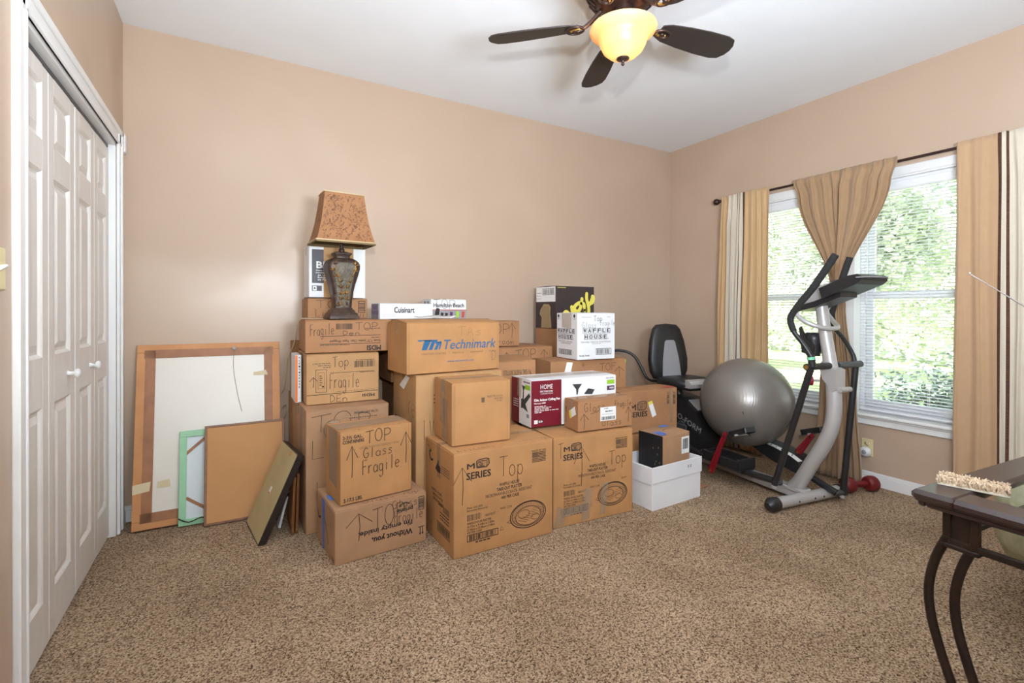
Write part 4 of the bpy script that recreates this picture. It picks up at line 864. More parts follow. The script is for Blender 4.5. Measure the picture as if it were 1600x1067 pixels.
o, W_, Hh = slab_frame('framed_picture', 'khaki-backed picture with thick dark frame, tilted against the left stack', 'picture', (.052, 3.105, .004), (.098, 2.757, .004), (.246, 3.105, .436), .03)
part('dust_cover', o, lambda q: q.box((.006, .006, -.004), (W_-.006, Hh-.006, .001), LINEN, .001)); part('frame', o, lambda q: mitre(q, W_, Hh, .03, -.036, -.0005, DFR))
part('sticker', o, lambda q: (q.poly([(W_*.45, Hh*.46, .002), (W_*.54, Hh*.46, .002), (W_*.54, Hh*.53, .002), (W_*.45, Hh*.53, .002)], WHITE), q.poly([(W_*.46, Hh*.45, .0025), (W_*.52, Hh*.45, .0025), (W_*.52, Hh*.47, .0025), (W_*.46, Hh*.47, .0025)], RED)))
part('torn_hole', o, lambda q: q.poly([(W_*.62, Hh*.93, .002), (W_*.72, Hh*.92, .002), (W_*.74, Hh*.97, .002), (W_*.64, Hh*.975, .002)], WOOD))
AMBER = noisy('amber_varnished_moulding', S(130, 84, 44), S(108, 66, 34), 12, .35)
for i, (lb, xb, xt, y0, y1, h_, m) in enumerate((('slim amber wooden frame, left of two between the tilted picture and left stack', .258, .268, 2.80, 3.06, .31, AMBER), ('slim amber wooden frame, right of two, touching the left stack', .279, .288, 2.82, 3.10, .32, AMBER))):
    o, W_, Hh = slab_frame('picture_frame', lb, 'picture frame', (xb, y1, .004), (xb, y0, .004), (xt, y1, h_), .016)
    part('frame', o, lambda q: mitre(q, W_, Hh, .02, -.014, 0, m)); part('backing_board', o, lambda q: q.box((.018, .018, -.010), (W_-.018, Hh-.018, -.004), BOARD))
o, W_, Hh = slab_frame('canvas_panel', 'small white-edged canvas panel beneath the tilted dark-framed picture', 'canvas', (.190, 3.08, .004), (.205, 2.93, .004), (.238, 3.08, .20), .01)
part('canvas', o, lambda q: q.box((0, 0, -.012), (W_, Hh, 0), WCARD, .001)); part('clip', o, lambda q: q.box((W_*.6, Hh*.85, -.014), (W_*1.02, Hh*.93, .002), INK, .001))
q = MB(); q.box((0, 0, 0), (.42, .03, 1.008), KE, .002); rect(q, Face((0, 0, 0), (1, 0, 0), (0, 0, 1), .42, 1), .1, .1, .12, .9, KD)
fc = q.build('flattened_carton'); fc.location = (.308, 3.375, 0); tag(fc, 'tall flattened carton standing against the back wall behind the left stack', 'cardboard', 'flattened cartons')
q = MB(); q.box((0, 0, 0), (.40, .03, .692), KE, .002); fc = q.build('flattened_carton'); fc.location = (.293, 3.325, 0); tag(fc, 'shorter dark flattened carton behind the left stack, left edge showing', 'cardboard', 'flattened cartons')
o = thing('thin_boxed_book', 'orange and white spined book standing left of the golden carton', 'book', (.2985, 3.03, .6665))
part('cover', o, lambda q: (q.box((0, 0, 0), (.034, .22, .275), WCARD, .002), rect(q, Face((0, 0, 0), (1, 0, 0), (0, 0, 1), .034, .275), .02, .01, .40, .99, ORANGE), [text(q, Face((0, 0, 0), (1, 0, 0), (0, 0, 1), .034, .275), ch, .58, .93-.062*k, .80, .965-.062*k, INK, .02) for k, ch in enumerate('KLEIN·SENSE')]))

# ------------------------------------------------------------------ table lamp on the long low carton
def shade_mat():
    m = noisy('amber_leaf_print_shade', S(164, 114, 72), S(152, 102, 60), 12, .6); B = m.node_tree.nodes['Principled BSDF']
    return m
SH = shade_mat(); LEAFP = new_mat('brown_leaf_print', S(112, 72, 46), .6); RIMC = noisy('cream_piping', S(214, 190, 150), S(200, 176, 136), 30, .5); SHIN = new_mat('shade_lining', S(120, 100, 64), .8)
LB = noisy('carved_bronze_resin', S(58, 44, 38), S(82, 62, 50), 30, .4, .3, 60, metal=.3); LP = noisy('weathered_green_panel', S(110, 104, 88), S(86, 76, 62), 24, .5, .4, 90)
lamp_o = thing('table_lamp', 'carved bronze table lamp with leaf-print shade, on the left stack', 'lamp', (.552, 3.012, 1.1530), math.radians(4))
def sq_loft(q, prof, m, n=6, r=.25):
    # prof: (half width, half depth, z); rounded-square sections
    vs = []; fs = []; seg = 4*n
    for a, b, z in prof:
        for k in range(4):
            cx = (1, -1, -1, 1)[k]; cy = (1, 1, -1, -1)[k]
            for j in range(n):
                A = PI/2*k+PI/2*j/(n-1); vs.append((cx*a*(1-r)+a*r*math.cos(A), cy*b*(1-r)+b*r*math.sin(A), z))
    for i in range(len(prof)-1):
        for k in range(seg): A = i*seg+k; B_ = i*seg+(k+1) % seg; fs.append((A, B_, B_+seg, A+seg))
    q.add(vs, fs, m, True); q.add(vs[:seg], [tuple(range(seg))], m); q.add(vs[-seg:], [tuple(range(seg))], m)
part('base', lamp_o, lambda q: (sq_loft(q, [(.088, .075, 0), (.088, .075, .012), (.082, .070, .018), (.080, .068, .030), (.068, .058, .036), (.064, .054, .050), (.056, .048, .054), (.052, .044, .062)], LB, r=.1)))
body = [(.050, .042, .060), (.052, .044, .10), (.058, .050, .15), (.068, .058, .20), (.082, .068, .25), (.092, .076, .29), (.093, .077, .315), (.086, .072, .335), (.070, .060, .350), (.052, .045, .358)]
part('body', lamp_o, lambda q: sq_loft(q, body, LB, r=.3))
def panel(q):
    # carved inset front panel following the body
    F_ = []
    for a, b, z in [(body[0][0]*.55, body[0][1]*1.0+.002, .068)]+[(x*.66, y*1.0+.002, z) for x, y, z in body[1:7]]+[(.055, .073, .330)]:
        F_.append([(-a, -b, z), (a, -b, z)])
    vs = [p for r_ in F_ for p in r_]; q.add(vs, [(2*i, 2*i+1, 2*i+3, 2*i+2) for i in range(len(F_)-1)], LP, True)
    R = random.Random(5)
    def fy(z):
        for (a, b, z0), (a1, b1, z1) in zip(body, body[1:]):
            if z0 <= z <= z1: t = (z-z0)/(z1-z0); return -(b+(b1-b)*t)-.005, (a+(a1-a)*t)*.6
        return -.075, .05
    for sd in (-1, 1):
        pts = []
        for k in range(8):
            z = .075+k*.034; yy, ww = fy(z); pts.append((sd*ww*(.75-.35*math.sin(k*.7)), yy, z))
        q.tube(pts, .0022, GOLD, 6)
        for p in pts:
            for _ in range(5):
                A = R.uniform(-1.35, 1.35); l_ = R.uniform(.018, .032); dx, dz = math.sin(A)*l_*(-sd if R.random() < .6 else sd), abs(math.cos(A))*l_
                q.tube([p, (p[0]+dx*.5, p[1]-.003, p[2]+dz*.5), (p[0]+dx, p[1], p[2]+dz)], [.0008, .0054, .0008], GOLD if R.random() < .6 else LB, 6, 2, sq=.5)
part('carved_panel', lamp_o, panel, 'greenish panel with gilt leaf sprays')
part('neck', lamp_o, lambda q: (sq_loft(q, [(.040, .035, .356), (.040, .035, .372), (.052, .045, .384), (.050, .044, .39), (.02, .02, .398)], LB, r=.15), q.tube([(0, 0, .39), (0, 0, .47)], .0105, LB, 14), q.lathe([(.016, .395), (.018, .41), (.012, .42)], LB, 14)))
prof = [(.172, .125, .445), (.165, .118, .448), (.150, .105, .50), (.134, .092, .57), (.122, .082, .65), (.114, .075, .715), (.112, .073, .735)]
def shade(q):
    vs = []; n = len(prof)-1
    P_ = prof[1:]
    for a, b, z in P_: vs += [(-a, -b, z), (a, -b, z), (a, b, z), (-a, b, z)]
    for i in range(len(P_)-1): q.add(vs[4*i:4*i+8], [(k, (k+1) % 4, 4+(k+1) % 4, 4+k) for k in range(4)], SH)
    q.add([(x*.985, y*.985, z) for x, y, z in vs], [(4*i+k, 4*i+(k+1) % 4, 4*i+4+(k+1) % 4, 4*i+4+k) for i in range(len(P_)-1) for k in range(4)], SHIN)
    R = random.Random(11)
    for _ in range(380):
        t = R.random()*.94+.02; fz = .452+t*.275; k = 0
        while P_[k+1][2] < fz: k += 1
        tt = (fz-P_[k][2])/(P_[k+1][2]-P_[k][2]); a = P_[k][0]+(P_[k+1][0]-P_[k][0])*tt; b = P_[k][1]+(P_[k+1][1]-P_[k][1])*tt
        side = R.random() < .7; A = R.uniform(.4, 1.4)*R.choice((1, 1, -1)); l_ = R.uniform(.012, .019); dx, dz = math.cos(A)*l_, math.sin(A)*l_; sl = (P_[k+1][1]-P_[k][1])/(P_[k+1][2]-P_[k][2]); sl2 = (P_[k+1][0]-P_[k][0])/(P_[k+1][2]-P_[k][2])
        if side:
            x = R.uniform(-a*.94, a*.94); g_ = lambda u_, v_: (x+u_, -(b+sl*v_)-.0012, fz+v_)
        else:
            x = R.uniform(-b*.9, b*.9); g_ = lambda u_, v_: (-(a+sl2*v_)-.0012, x+u_, fz+v_)
        pts = [g_(-dx/2, -dz/2), g_(-dz*.16, dx*.16), g_(dx/2, dz/2), g_(dz*.16, -dx*.16)]; q.poly(pts, LEAFP)
        if R.random() < .5: q.poly([g_(-dx*1.6, -dz*1.6), g_(-dx*1.6+.0012, -dz*1.6), g_(dx/2+.0012, dz/2), g_(dx/2, dz/2)], LEAFP)
sh = part('lamp_shade', lamp_o, shade)
def piping(q):
    a, b, z, rr = row; q.tube([(-a, -b, z), (a, -b, z), (a, b, z), (-a, b, z), (-a, -b, z)], rr, RIMC, 8, 1)
for row in ((.167, .120, .449, .004), (.114, .075, .735, .004)): part('piping', sh, piping, 'cream piping')
def skirt(q):
    a, b = .167, .120; vs = [(-a, -b, .449), (a, -b, .449), (a, b, .449), (-a, b, .449)]; v2 = [(x*1.02, y*1.02, .436) for x, y, z in vs]
    q.add(vs+v2, [(k, (k+1) % 4, 4+(k+1) % 4, 4+k) for k in range(4)], SHIN)
part('lower_band', sh, skirt, 'dark lower band')
part('spider', lamp_o, lambda q: (q.tube([(0, 0, .46), (0, 0, .60)], .004, LB, 8), q.tube([(-.11, 0, .73), (0, 0, .72), (.11, 0, .73)], .002, LB, 6), q.lathe([(.0, .50), (.028, .53), (.03, .57), (.018, .61), (0, .63)], WHITE, 14), q.tube([(0, 0, .63), (0, 0, .72)], .003, LB, 6)))
def lc(q):
    iv = lamp_o.location; a = math.radians(4)
    def W2(p): d = Vector(p)-Vector(iv); return (d.x*math.cos(-a)-d.y*math.sin(-a), d.x*math.sin(-a)+d.y*math.cos(-a), d.z)
    q.tube([W2(p) for p in ((.50, 3.085, 1.151), (.40, 3.10, 1.151), (.345, 3.10, 1.152), (.322, 3.12, 1.12), (.31, 3.2, 1.0), (.285, 3.3, .90), (.27, 3.36, .72), (.235, 3.40, .64), (.225, 3.40, .56), (.245, 3.40, .50), (.27, 3.38, .52), (.285, 3.35, .58), (.275, 3.37, .60), (.245, 3.39, .55), (.235, 3.40, .50))], .0028, noisy('clear_lamp_cord', S(190, 170, 140), S(180, 160, 130), 20, .4), 6, 4)
part('cord', lamp_o, lc)

# ------------------------------------------------------------------ exercise machine with arms, pedals and a seat
TH = math.atan2(.127, .992)
ex = thing('exercise_machine', 'silver and black elliptical trainer with seat, in front of the left window', 'exercise machine', (3.10, 1.70, 0), -TH)
part('front_foot', ex, lambda q: (q.tube([(-.29, -.02, .046), (.29, -.02, .046)], .034, SILVER, 18), [q.tube([(x, -.0535, .046), (x, -.055, .046)], .006, INK, 8) for x in (.02, .10, -.12)]))
for sg in (-1, 1): part('end_cap', ex, lambda q: q.tube([(sg*.275, -.02, .046), (sg*.32, -.02, .045), (sg*.35, -.02, .038)], [.040, .042, .024], BLACK, 18, 2))
def rail(q):
    q.box((-.04, -.0, .022), (.04, 1.42, .082), SILVER, .005)
    for s_2 in (.36, .43, .20): q.tube([(-.0405, s_2, .055), (-.0412, s_2, .055)], .007, INK, 10)
    for s_2 in (.30, .40): q.tube([(-.01, s_2, .0822), (-.01, s_2, .0828)], .010, INK, 10)
part('base_rail', ex, rail)
part('rear_foot', ex, lambda q: q.tube([(-.24, 1.40, .036), (.24, 1.40, .036)], .032, SILVER, 16))
MAST = [(0, .075, .07), (0, .03, .13), (0, -.037, .252), (0, -.121, .403), (0, -.167, .525), (0, -.180, .637), (0, -.172, .777), (0, -.145, .948), (0, -.117, 1.104), (0, -.098, 1.235)]
part('mast', ex, lambda q: (q.tube(MAST, [.046, .043, .042, .042, .041, .040, .039, .036, .034, .033], SILVER, 20, 4, sq=1.0), q.box((-.045, -.01, .06), (.045, .13, .086), SILVER, .006)))
part('mast_bracket', ex, lambda q: (q.prism([(-.215, .86), (-.125, .90), (-.115, .87), (-.135, .80), (-.195, .73), (-.215, .745)], -.043, .043, SILVER), q.tube([(-.02, -.225, .745), (.07, -.225, .745)], .016, SILVER, 12)))
part('tension_knob', ex, lambda q: (q.tube([(-.03, -.11, .785), (-.075, -.085, .785)], .009, SILVER, 10), q.tube([(-.07, -.09, .785), (-.10, -.07, .785)], [.030, .026], REDM, 14, 1)), 'red knob')
part('axle', ex, lambda q: (q.tube([(-.235, -.175, .882), (-.04, -.175, .882)], .020, BLACK, 16), q.tube([(.03, -.175, .882), (.245, -.175, .882)], .020, DGREY, 16), q.tube([(-.238, -.175, .882), (-.234, -.175, .882)], .012, GOLD, 12)))
armL = [(-.205, -.185, .882), (-.215, -.193, .934), (-.235, -.15, 1.02), (-.25, -.106, 1.085), (-.25, -.085, 1.16), (-.25, -.135, 1.237), (-.25, -.221, 1.334), (-.25, -.30, 1.44), (-.25, -.348, 1.508)]
armR = [(.205, -.165, .882), (.215, -.15, .934), (.235, -.08, 1.03), (.25, -.01, 1.10), (.25, .006, 1.18), (.25, -.008, 1.24), (.25, -.036, 1.332), (.25, -.07, 1.44), (.25, -.106, 1.541)]
for arm in (armL, armR):
    a_ = part('swing_arm', ex, lambda q: q.tube(arm[:5], .0135, BLACK, 12, 4))
    part('foam_grip', a_, lambda q: q.tube(arm[3:], [.017, .0185, .019, .0195, .0195, .019], FOAM, 14, 4))
for sg, p0, p1 in ((-1, (-.22, -.190, .872), (-.20, .055, .125)), (1, (.225, -.160, .872), (.205, -.100, .060))):
    part('lower_link', ex, lambda q: (q.tube([p0, p1], .0185, BLACK, 14, 1), q.tube([p1, (p1[0]-.002, p1[1]+.004, p1[2]-.02)], .0165, SILVER, 12, 1)))
part('swing_arm_hub', ex, lambda q: (q.tube([(-.205, -.19, .885), (-.212, -.185, .95)], .020, BLACK, 12), q.tube([(-.211, -.187, .925), (-.212, -.185, .94)], .0215, new_mat('mint_tape', S(120, 200, 160), .5), 12)))
# console, hand rail, bottle cup
part('console', ex, lambda q: (q.prism([(.016, 1.228), (.0, 1.212), (-.09, 1.232), (-.25, 1.285), (-.25, 1.372), (-.17, 1.368), (-.09, 1.338), (-.03, 1.298), (.008, 1.25)], -.070, .070, SILVER), q.prism([(.022, 1.222), (.0, 1.202), (-.10, 1.226), (-.26, 1.285), (-.26, 1.318), (-.10, 1.262), (.008, 1.236)], -.074, .074, BLACK),
    q.prism([(-.18, 1.278), (-.37, 1.352), (-.395, 1.372), (-.398, 1.395), (-.375, 1.408), (-.33, 1.402), (-.16, 1.338)], -.115, .115, BLACK)))
part('display', ex, lambda q: q.prism([(-.20, 1.374), (-.35, 1.399), (-.35, 1.404), (-.20, 1.379)], -.07, .07, DGREY))
def tray(q):
    vs = []; n = 12
    for k in range(n+1):
        a = k/n; x = -.135+.27*a; ww = math.sin(PI*a)**.5 if 0 < a < 1 else 0
        vs += [(x, -.38, 1.390), (x, -.38-.045*ww, 1.390+.004*ww)]
    q.add(vs, [(2*k, 2*k+1, 2*k+3, 2*k+2) for k in range(n)], GREYP, True)
tr = part('reading_rest', ex, tray); tr.modifiers.new('t', 'SOLIDIFY').thickness = .004
part('hand_rail', ex, lambda q: q.tube([(-.14, -.06, 1.25), (-.142, -.034, 1.20), (-.13, -.085, 1.143), (-.08, -.145, 1.110), (0, -.165, 1.10), (.08, -.145, 1.108), (.13, -.085, 1.14), (.142, -.034, 1.20), (.14, -.06, 1.25)], .0135, SILVER, 14, 4))
for sg in (-1, 1): part('pulse_grip', ex, lambda q: q.tube([(sg*.14, -.06, 1.25), (sg*.14, -.12, 1.31), (sg*.14, -.172, 1.364)], .016, BLACK, 12, 3))
def cup(q):
    P_ = [(.038, .93), (.042, .96), (.046, 1.03), (.048, 1.07)]
    q.lathe(P_+[(.044, 1.07), (.040, .96), (.0, .95)], BLACK, 20, (-.012, -.058, 0))
    q.prism([(-.09, .93), (-.02, .95), (.0, 1.10), (-.015, 1.11), (-.05, 1.03), (-.10, 1.0)], -.065, -.055, BLACK)
part('bottle_holder', ex, cup)
# pedal arms and pedals
part('pedal_arm', ex, lambda q: (q.tube([(-.20, .06, .135), (-.15, .05, .135)], .018, DGREY, 12, 1), q.tube([(-.155, .05, .135), (-.15, .35, .115), (-.15, .75, .13), (-.16, 1.05, .20)], .021, BLACK, 12, 3)))
part('pedal_arm', ex, lambda q: (q.tube([(.20, -.10, .075), (.14, -.09, .075)], .018, DGREY, 12, 1), q.tube([(.15, -.10, .075), (.15, .10, .13), (.15, .45, .215), (.155, 1.05, .30)], .021, BLACK, 12, 3)))
def pedal(q, l0, l1, s0, s1, z0, z1, zz, strip=False):
    def z_(s): return z0+(z1-z0)*(s-s0)/(s1-s0)
    def T(p): return (p[0], p[1], p[2]+z_(p[1]))
    n = 8
    q.box((l0, s0, -.045), (l1, s1, -.005), BLACK, .012, T=T)
    for a, b in (((l0, s0, -.03), (l0+.012, s1-.04, .03)), ((l1-.012, s0, -.03), (l1, s1-.04, .03)), ((l0, s0, -.03), (l1, s0+.014, .045)), ((l0+.01, s1-.02, -.03), (l1-.01, s1, .012))): q.box(a, b, BLACK, .005, T=T)
    if strip: q.poly([T((l0+.014, s0+.02, .002)), T((l0+.06, s0+.02, .002)), T((l0+.06, s1-.05, .002)), T((l0+.014, s1-.05, .002))], WHITE)
part('pedal', ex, lambda q: pedal(q, -.235, -.075, .30, .66, .165, .175, 0))
def pr(q):
    prof_ = [(.10, .13), (.18, .14), (.30, .165), (.42, .20), (.53, .255), (.52, .27), (.42, .275), (.30, .262), (.18, .235), (.12, .21)]
    q.prism(prof_, .095, .25, BLACK); q.add([(x, s_2, z_+.002) for s_2, z_ in ((.44, .282-.004), (.30, .262), (.18, .235), (.12, .21)) for x in (.097, .14)], [(0, 1, 3, 2), (2, 3, 5, 4), (4, 5, 7, 6)], WHITE)
    for k in range(7): s_2 = .17+k*.04; q.tube([(.105, s_2, .241+.2*(s_2-.18)*.9), (.125, s_2+.012, .243+.2*(s_2-.18)*.9)], .0028, INK, 6, 1)
part('pedal', ex, pr, 'black pedal with a white lettered strip')
def lever(q, p, t, l, w_=.016):
    p, t = Vector((0,)+p), Vector((0,)+t); d = (t-p).normalized(); n_ = Vector((0, -d.z, d.y))
    c = [p+n_*w_*1.25, p+d*.03+n_*w_*1.4, t+n_*w_*.8, t+d*.012, t-n_*w_*.8, p+d*.03-n_*w_*1.4, p-n_*w_*1.25, p-d*.012]
    q.prism([(v.y, v.z) for v in c], l, l+.012, REDM); q.tube([(l-.003, t.y-d.y*.02, t.z-d.z*.02), (l-.006, t.y-d.y*.02, t.z-d.z*.02)], .008, INK, 10); q.tube([(l-.003, p.y+d.y*.01, p.z+d.z*.01), (l-.008, p.y+d.y*.01, p.z+d.z*.01)], .009, GOLD, 10)
    a, b = p+d*(t-p).length*.15, p+d*(t-p).length*.8; q.prism([(a.y-n_.y*.002, a.z-n_.z*.002), (a.y+n_.y*.002, a.z+n_.z*.002), (b.y+n_.y*.002, b.z+n_.z*.002), (b.y-n_.y*.002, b.z-n_.z*.002)], l-.001, l, DFR)
part('crank_arm', ex, lambda q: lever(q, (.517, .072), (.392, .368), -.262), 'red crank arm')
part('crank_arm', ex, lambda q: lever(q, (.197, .238), (.095, .385), .19), 'red crank arm')
def fp(q, c, rx, l0, l1):
    cy, cz = c
    def T(p): y, z = p[1], p[2]; a = rx; return (p[0], cy+y*math.cos(a)-z*math.sin(a), cz+y*math.sin(a)+z*math.cos(a))
    q.box((l0, -.075, -.022), (l0+.016, .07, .016), BLACK, .004, T=T); q.box((l1-.016, -.075, -.022), (l1, .07, .016), BLACK, .004, T=T); q.box((l0, -.078, -.018), (l1, -.055, .016), BLACK, .004, T=T); q.box((l0, .045, -.018), (l1, .07, .016), BLACK, .004, T=T); q.box((l0+.02, -.05, -.012), (l1-.02, .045, .01), BLACK, .004, T=T)
    q.tube([T((l0-.02, 0, -.02)), T((l1, 0, -.02))], .007, SILVER, 8)
part('foot_pedal', ex, lambda q: fp(q, (.312, .395), -.40, -.24, -.15)); part('foot_pedal', ex, lambda q: fp(q, (.125, .405), -.35, .21, .30))
# drive housing with seat
def hous(q):
    q.prism([(.80, .085), (.76, .20), (.755, .30), (.825, .42), (.93, .48), (1.02, .50), (1.20, .52), (1.36, .44), (1.42, .28), (1.42, .085)], -.105, .105, BLACK)
    q.prism([(.83, .426), (.93, .487), (.93, .494), (.825, .433)], -.075, .075, SILVER)
    Fh = Face((-.106, 1.10, .36), Vector((0, -1, -.30)).normalized(), Vector((0, -.30, 1)).normalized(), .34, .05)
    text(q, Fh, 'PRO-FORM', .0, .0, 1., .9, GREYP, .01, e=.001)
part('drive_housing', ex, hous)
part('crank_disc', ex, lambda q: (q.tube([(-.12, .98, .27), (.12, .98, .27)], .05, DGREY, 20, 1), [q.box((sg*.125-.008, .90, .18) if sg < 0 else (sg*.125-.008, .96, .25), (sg*.125+.008, 1.07, .30), DGREY, .006) for sg in (-1, 1)]))
part('seat_post', ex, lambda q: (q.tube([(0, 1.12, .45), (0, 1.14, .60)], .035, BLACK, 16), q.box((-.05, .95, .555), (.05, 1.35, .58), BLACK, .006)))
VIN = noisy('black_vinyl', S(34, 33, 34), S(42, 41, 42), 30, .42, .1, 200)
def seatc(q):
    prof_ = []; n = 10
    vs = []; fs = []; seg = 24
    for zz, k in ((.585, .86), (.60, .97), (.625, 1.0), (.645, .97), (.655, .85), (.657, .4)):
        for j in range(seg):
            a = 2*PI*j/seg; ca, sa = math.cos(a), math.sin(a); rx_ = .20*k*abs(ca)**.5*(1 if ca > 0 else -1); ry = .20*k*abs(sa)**.55*(1 if sa > 0 else -1)
            vs.append((rx_*(1-.22*(1 if sa < 0 else 0)*abs(sa)), 1.04+ry*1.0, zz-(.012 if sa < -.5 else 0)))
    q.add(vs, [(i*seg+j, i*seg+(j+1) % seg, (i+1)*seg+(j+1) % seg, (i+1)*seg+j) for i in range(5) for j in range(seg)], VIN, True); q.add(vs[-seg:], [tuple(range(seg))], VIN); q.add(vs[:seg], [tuple(range(seg))], VIN)
part('seat', ex, seatc)
part('seat_trim', ex, lambda q: q.prism([(.835, .600), (.825, .63), (.845, .655), (.89, .662), (.89, .60)], -.15, .15, SILVER), 'silver front edge of the seat')
def backr(q):
    out = [(-.155, .0), (-.19, .06), (-.20, .16), (-.175, .32), (-.14, .42), (-.10, .455), (0, .465), (.10, .455), (.14, .42), (.175, .32), (.20, .16), (.19, .06), (.155, .0), (0, -.01)]
    c = (0, .22); ly = ((.0, .90), (-.022, 1.0), (-.05, 1.0), (-.066, .93), (-.072, .6)); vs = []; n = len(out)
    for yy, k in ly:
        for a, b in out:
            a, b = c[0]+(a-c[0])*k, c[1]+(b-c[1])*k; vs.append((a-.03, 1.25+yy+b*.10, .63+b-(.0)))
    q.add(vs, [(i*n+j, i*n+(j+1) % n, (i+1)*n+(j+1) % n, (i+1)*n+j) for i in range(4) for j in range(n)], VIN, True); q.add(vs[-n:], [tuple(range(n))], VIN); q.add(vs[:n], [tuple(range(n))], VIN)
br = part('backrest', ex, backr)
part('insert', br, lambda q: q.add([(a-.03, 1.25-.0755+b*.10, .63+b) for a, b in ((-.10, .01), (.10, .01), (.085, .17), (.055, .31), (.04, .325), (-.04, .325), (-.055, .31), (-.085, .17))], [tuple(range(8))], GREYP), 'grey centre insert')
part('seat_handle', ex, lambda q: q.tube([(-.10, 1.28, .60), (-.20, 1.28, .62), (-.24, 1.32, .72), (-.27, 1.36, .80), (-.32, 1.40, .845), (-.40, 1.44, .86), (-.46, 1.46, .85)], .012, BLACK, 12, 4))

# ------------------------------------------------------------------ exercise ball, dumbbell
def ballm():
    m = noisy('pearly_grey_vinyl', S(128, 122, 116), S(136, 130, 124), 3, .34, metal=.45); B = m.node_tree.nodes['Principled BSDF']
    tc = N(m, 'ShaderNodeTexCoord'); wv = N(m, 'ShaderNodeTexWave'); wv.bands_direction = 'Z'; wv.inputs['Scale'].default_value = 34; wv.inputs['Distortion'].default_value = .6; wv.inputs['Detail'].default_value = 1
    L(m, tc.outputs['Object'], wv.inputs['Vector'])
    bp = N(m, 'ShaderNodeBump'); bp.inputs['Strength'].default_value = .06; bp.inputs['Distance'].default_value = .005; L(m, wv.outputs['Fac'], bp.inputs['Height']); L(m, bp.outputs[0], B.inputs['Normal']); return m
BR_ = .313
q = MB(); BM = ballm(); n = 48
q.lathe([(BR_*math.sin(PI*k/n), -BR_*math.cos(PI*k/n)) for k in range(n+1)], BM, 64); ball = q.build('exercise_ball')
ball.location = (3.215, 2.185, .548); ball.rotation_euler = Vector((-1.12, -.11, .25)).to_track_quat('Z', 'Y').to_euler()
tag(ball, 'big silver-grey exercise ball resting on the exercise machine', 'exercise ball')
if 0: part('plug', ball, lambda q: q.lathe([(0, BR_+.003), (.010, BR_+.003), (.012, BR_-.001)], GREYP, 14))
def scuff(q):
    R = random.Random(2)
    Mi = ball.rotation_euler.to_matrix().inverted()
    def on(d): return Mi @ (Vector(d).normalized()*(BR_+.0008))
    for a, b, c, l_ in ((-.72, -.45, -.50, .09), (-.66, -.50, -.52, .08), (.05, -.90, -.42, .12), (-.85, -.5, -.05, .05)):
        p0 = Vector((a, b, c)).normalized(); d = Vector((.25, -.1, -.5 if l_ < .1 else .5)); pts = [on(p0+d*l_*k*.7) for k in range(5)]; q.tube(pts, [.001, .003, .0035, .002, .001], INK, 5, 2)
part('scuff', ball, scuff, 'dark scuff marks')
db = thing('dumbbell', 'dark red dumbbell on the carpet at the foot of the centre curtain', 'dumbbell', (3.60, 1.622, -.005), math.radians(-21))
for sg in (-1, 1):
    part('weight', db, lambda q: q.tube([(sg*.050, 0, .06), (sg*.058, 0, .06), (sg*.085, 0, .06), (sg*.112, 0, .06), (sg*.125, 0, .06)], [.036, .046, .052, .048, .034], REDV, 6 if False else 18, 2))
part('handle', db, lambda q: q.tube([(-.07, 0, .06), (0, 0, .06), (.07, 0, .06)], [.018, .020, .018], REDV, 14, 2))
# flat cardboard scrap on the rail beside the open box
q = MB(); q.box((0, 0, 0), (.16, .10, .006), KB, .001); o = q.build('cardboard_scrap'); o.location = (2.66, 2.16, .001); o.rotation_euler = (0, 0, .2); tag(o, 'scrap of brown cardboard on the carpet right of the white open box', 'cardboard')

# ------------------------------------------------------------------ glass-topped console table, carpet sample, radio
TWOOD = noisy('dark_cherry_lacquer', S(58, 42, 39), S(48, 35, 33), 18, .28, stretch=(1, .15, 1)); IRON = noisy('black_iron', S(44, 36, 34), S(60, 46, 38), 24, .4, .15, 120, metal=.5)
TGL = glass_mat(); TGL.name = 'table_glass'
tb = thing('console_table', 'dark wood table with glass inset and curved iron legs, at the right edge', 'table', (1.548, .580, 0), math.radians(-4))
TW, TD, TZ1 = .78, .50, .735
def rimp(q):
    def edge(a, b):  # rounded top border boards
        q.box(a, b, TWOOD, .010)
    bw = .095; z0, z1 = .705, TZ1
    edge((0, -bw, z0), (TW, 0, z1)); edge((0, -TD, z0), (TW, -TD+bw, z1)); edge((0, -TD+bw-.012, z0), (bw, -bw+.012, z1)); edge((TW-bw, -TD+bw-.012, z0), (TW, -bw+.012, z1))
    q.box((.012, -TD+.012, .692), (TW-.012, -TD+.03, .706), TWOOD, .004); q.box((.012, -.03, .692), (TW-.012, -.012, .706), TWOOD, .004); q.box((.012, -TD+.03, .692), (.03, -.03, .706), TWOOD, .004)
part('tabletop', tb, rimp); part('glass_inset', tb, lambda q: q.box((.085, -TD+.085, .722), (TW-.085, -.085, .730), TGL, .001))
part('apron', tb, lambda q: [q.box(a, b, IRON, .003) for a, b in (((.052, -TD+.05, .600), (.068, -.05, .618)), ((TW-.068, -TD+.05, .600), (TW-.052, -.05, .618)), ((.06, -.066, .600), (TW-.06, -.05, .618)), ((.06, -TD+.05, .600), (TW-.06, -TD+.066, .618)))])
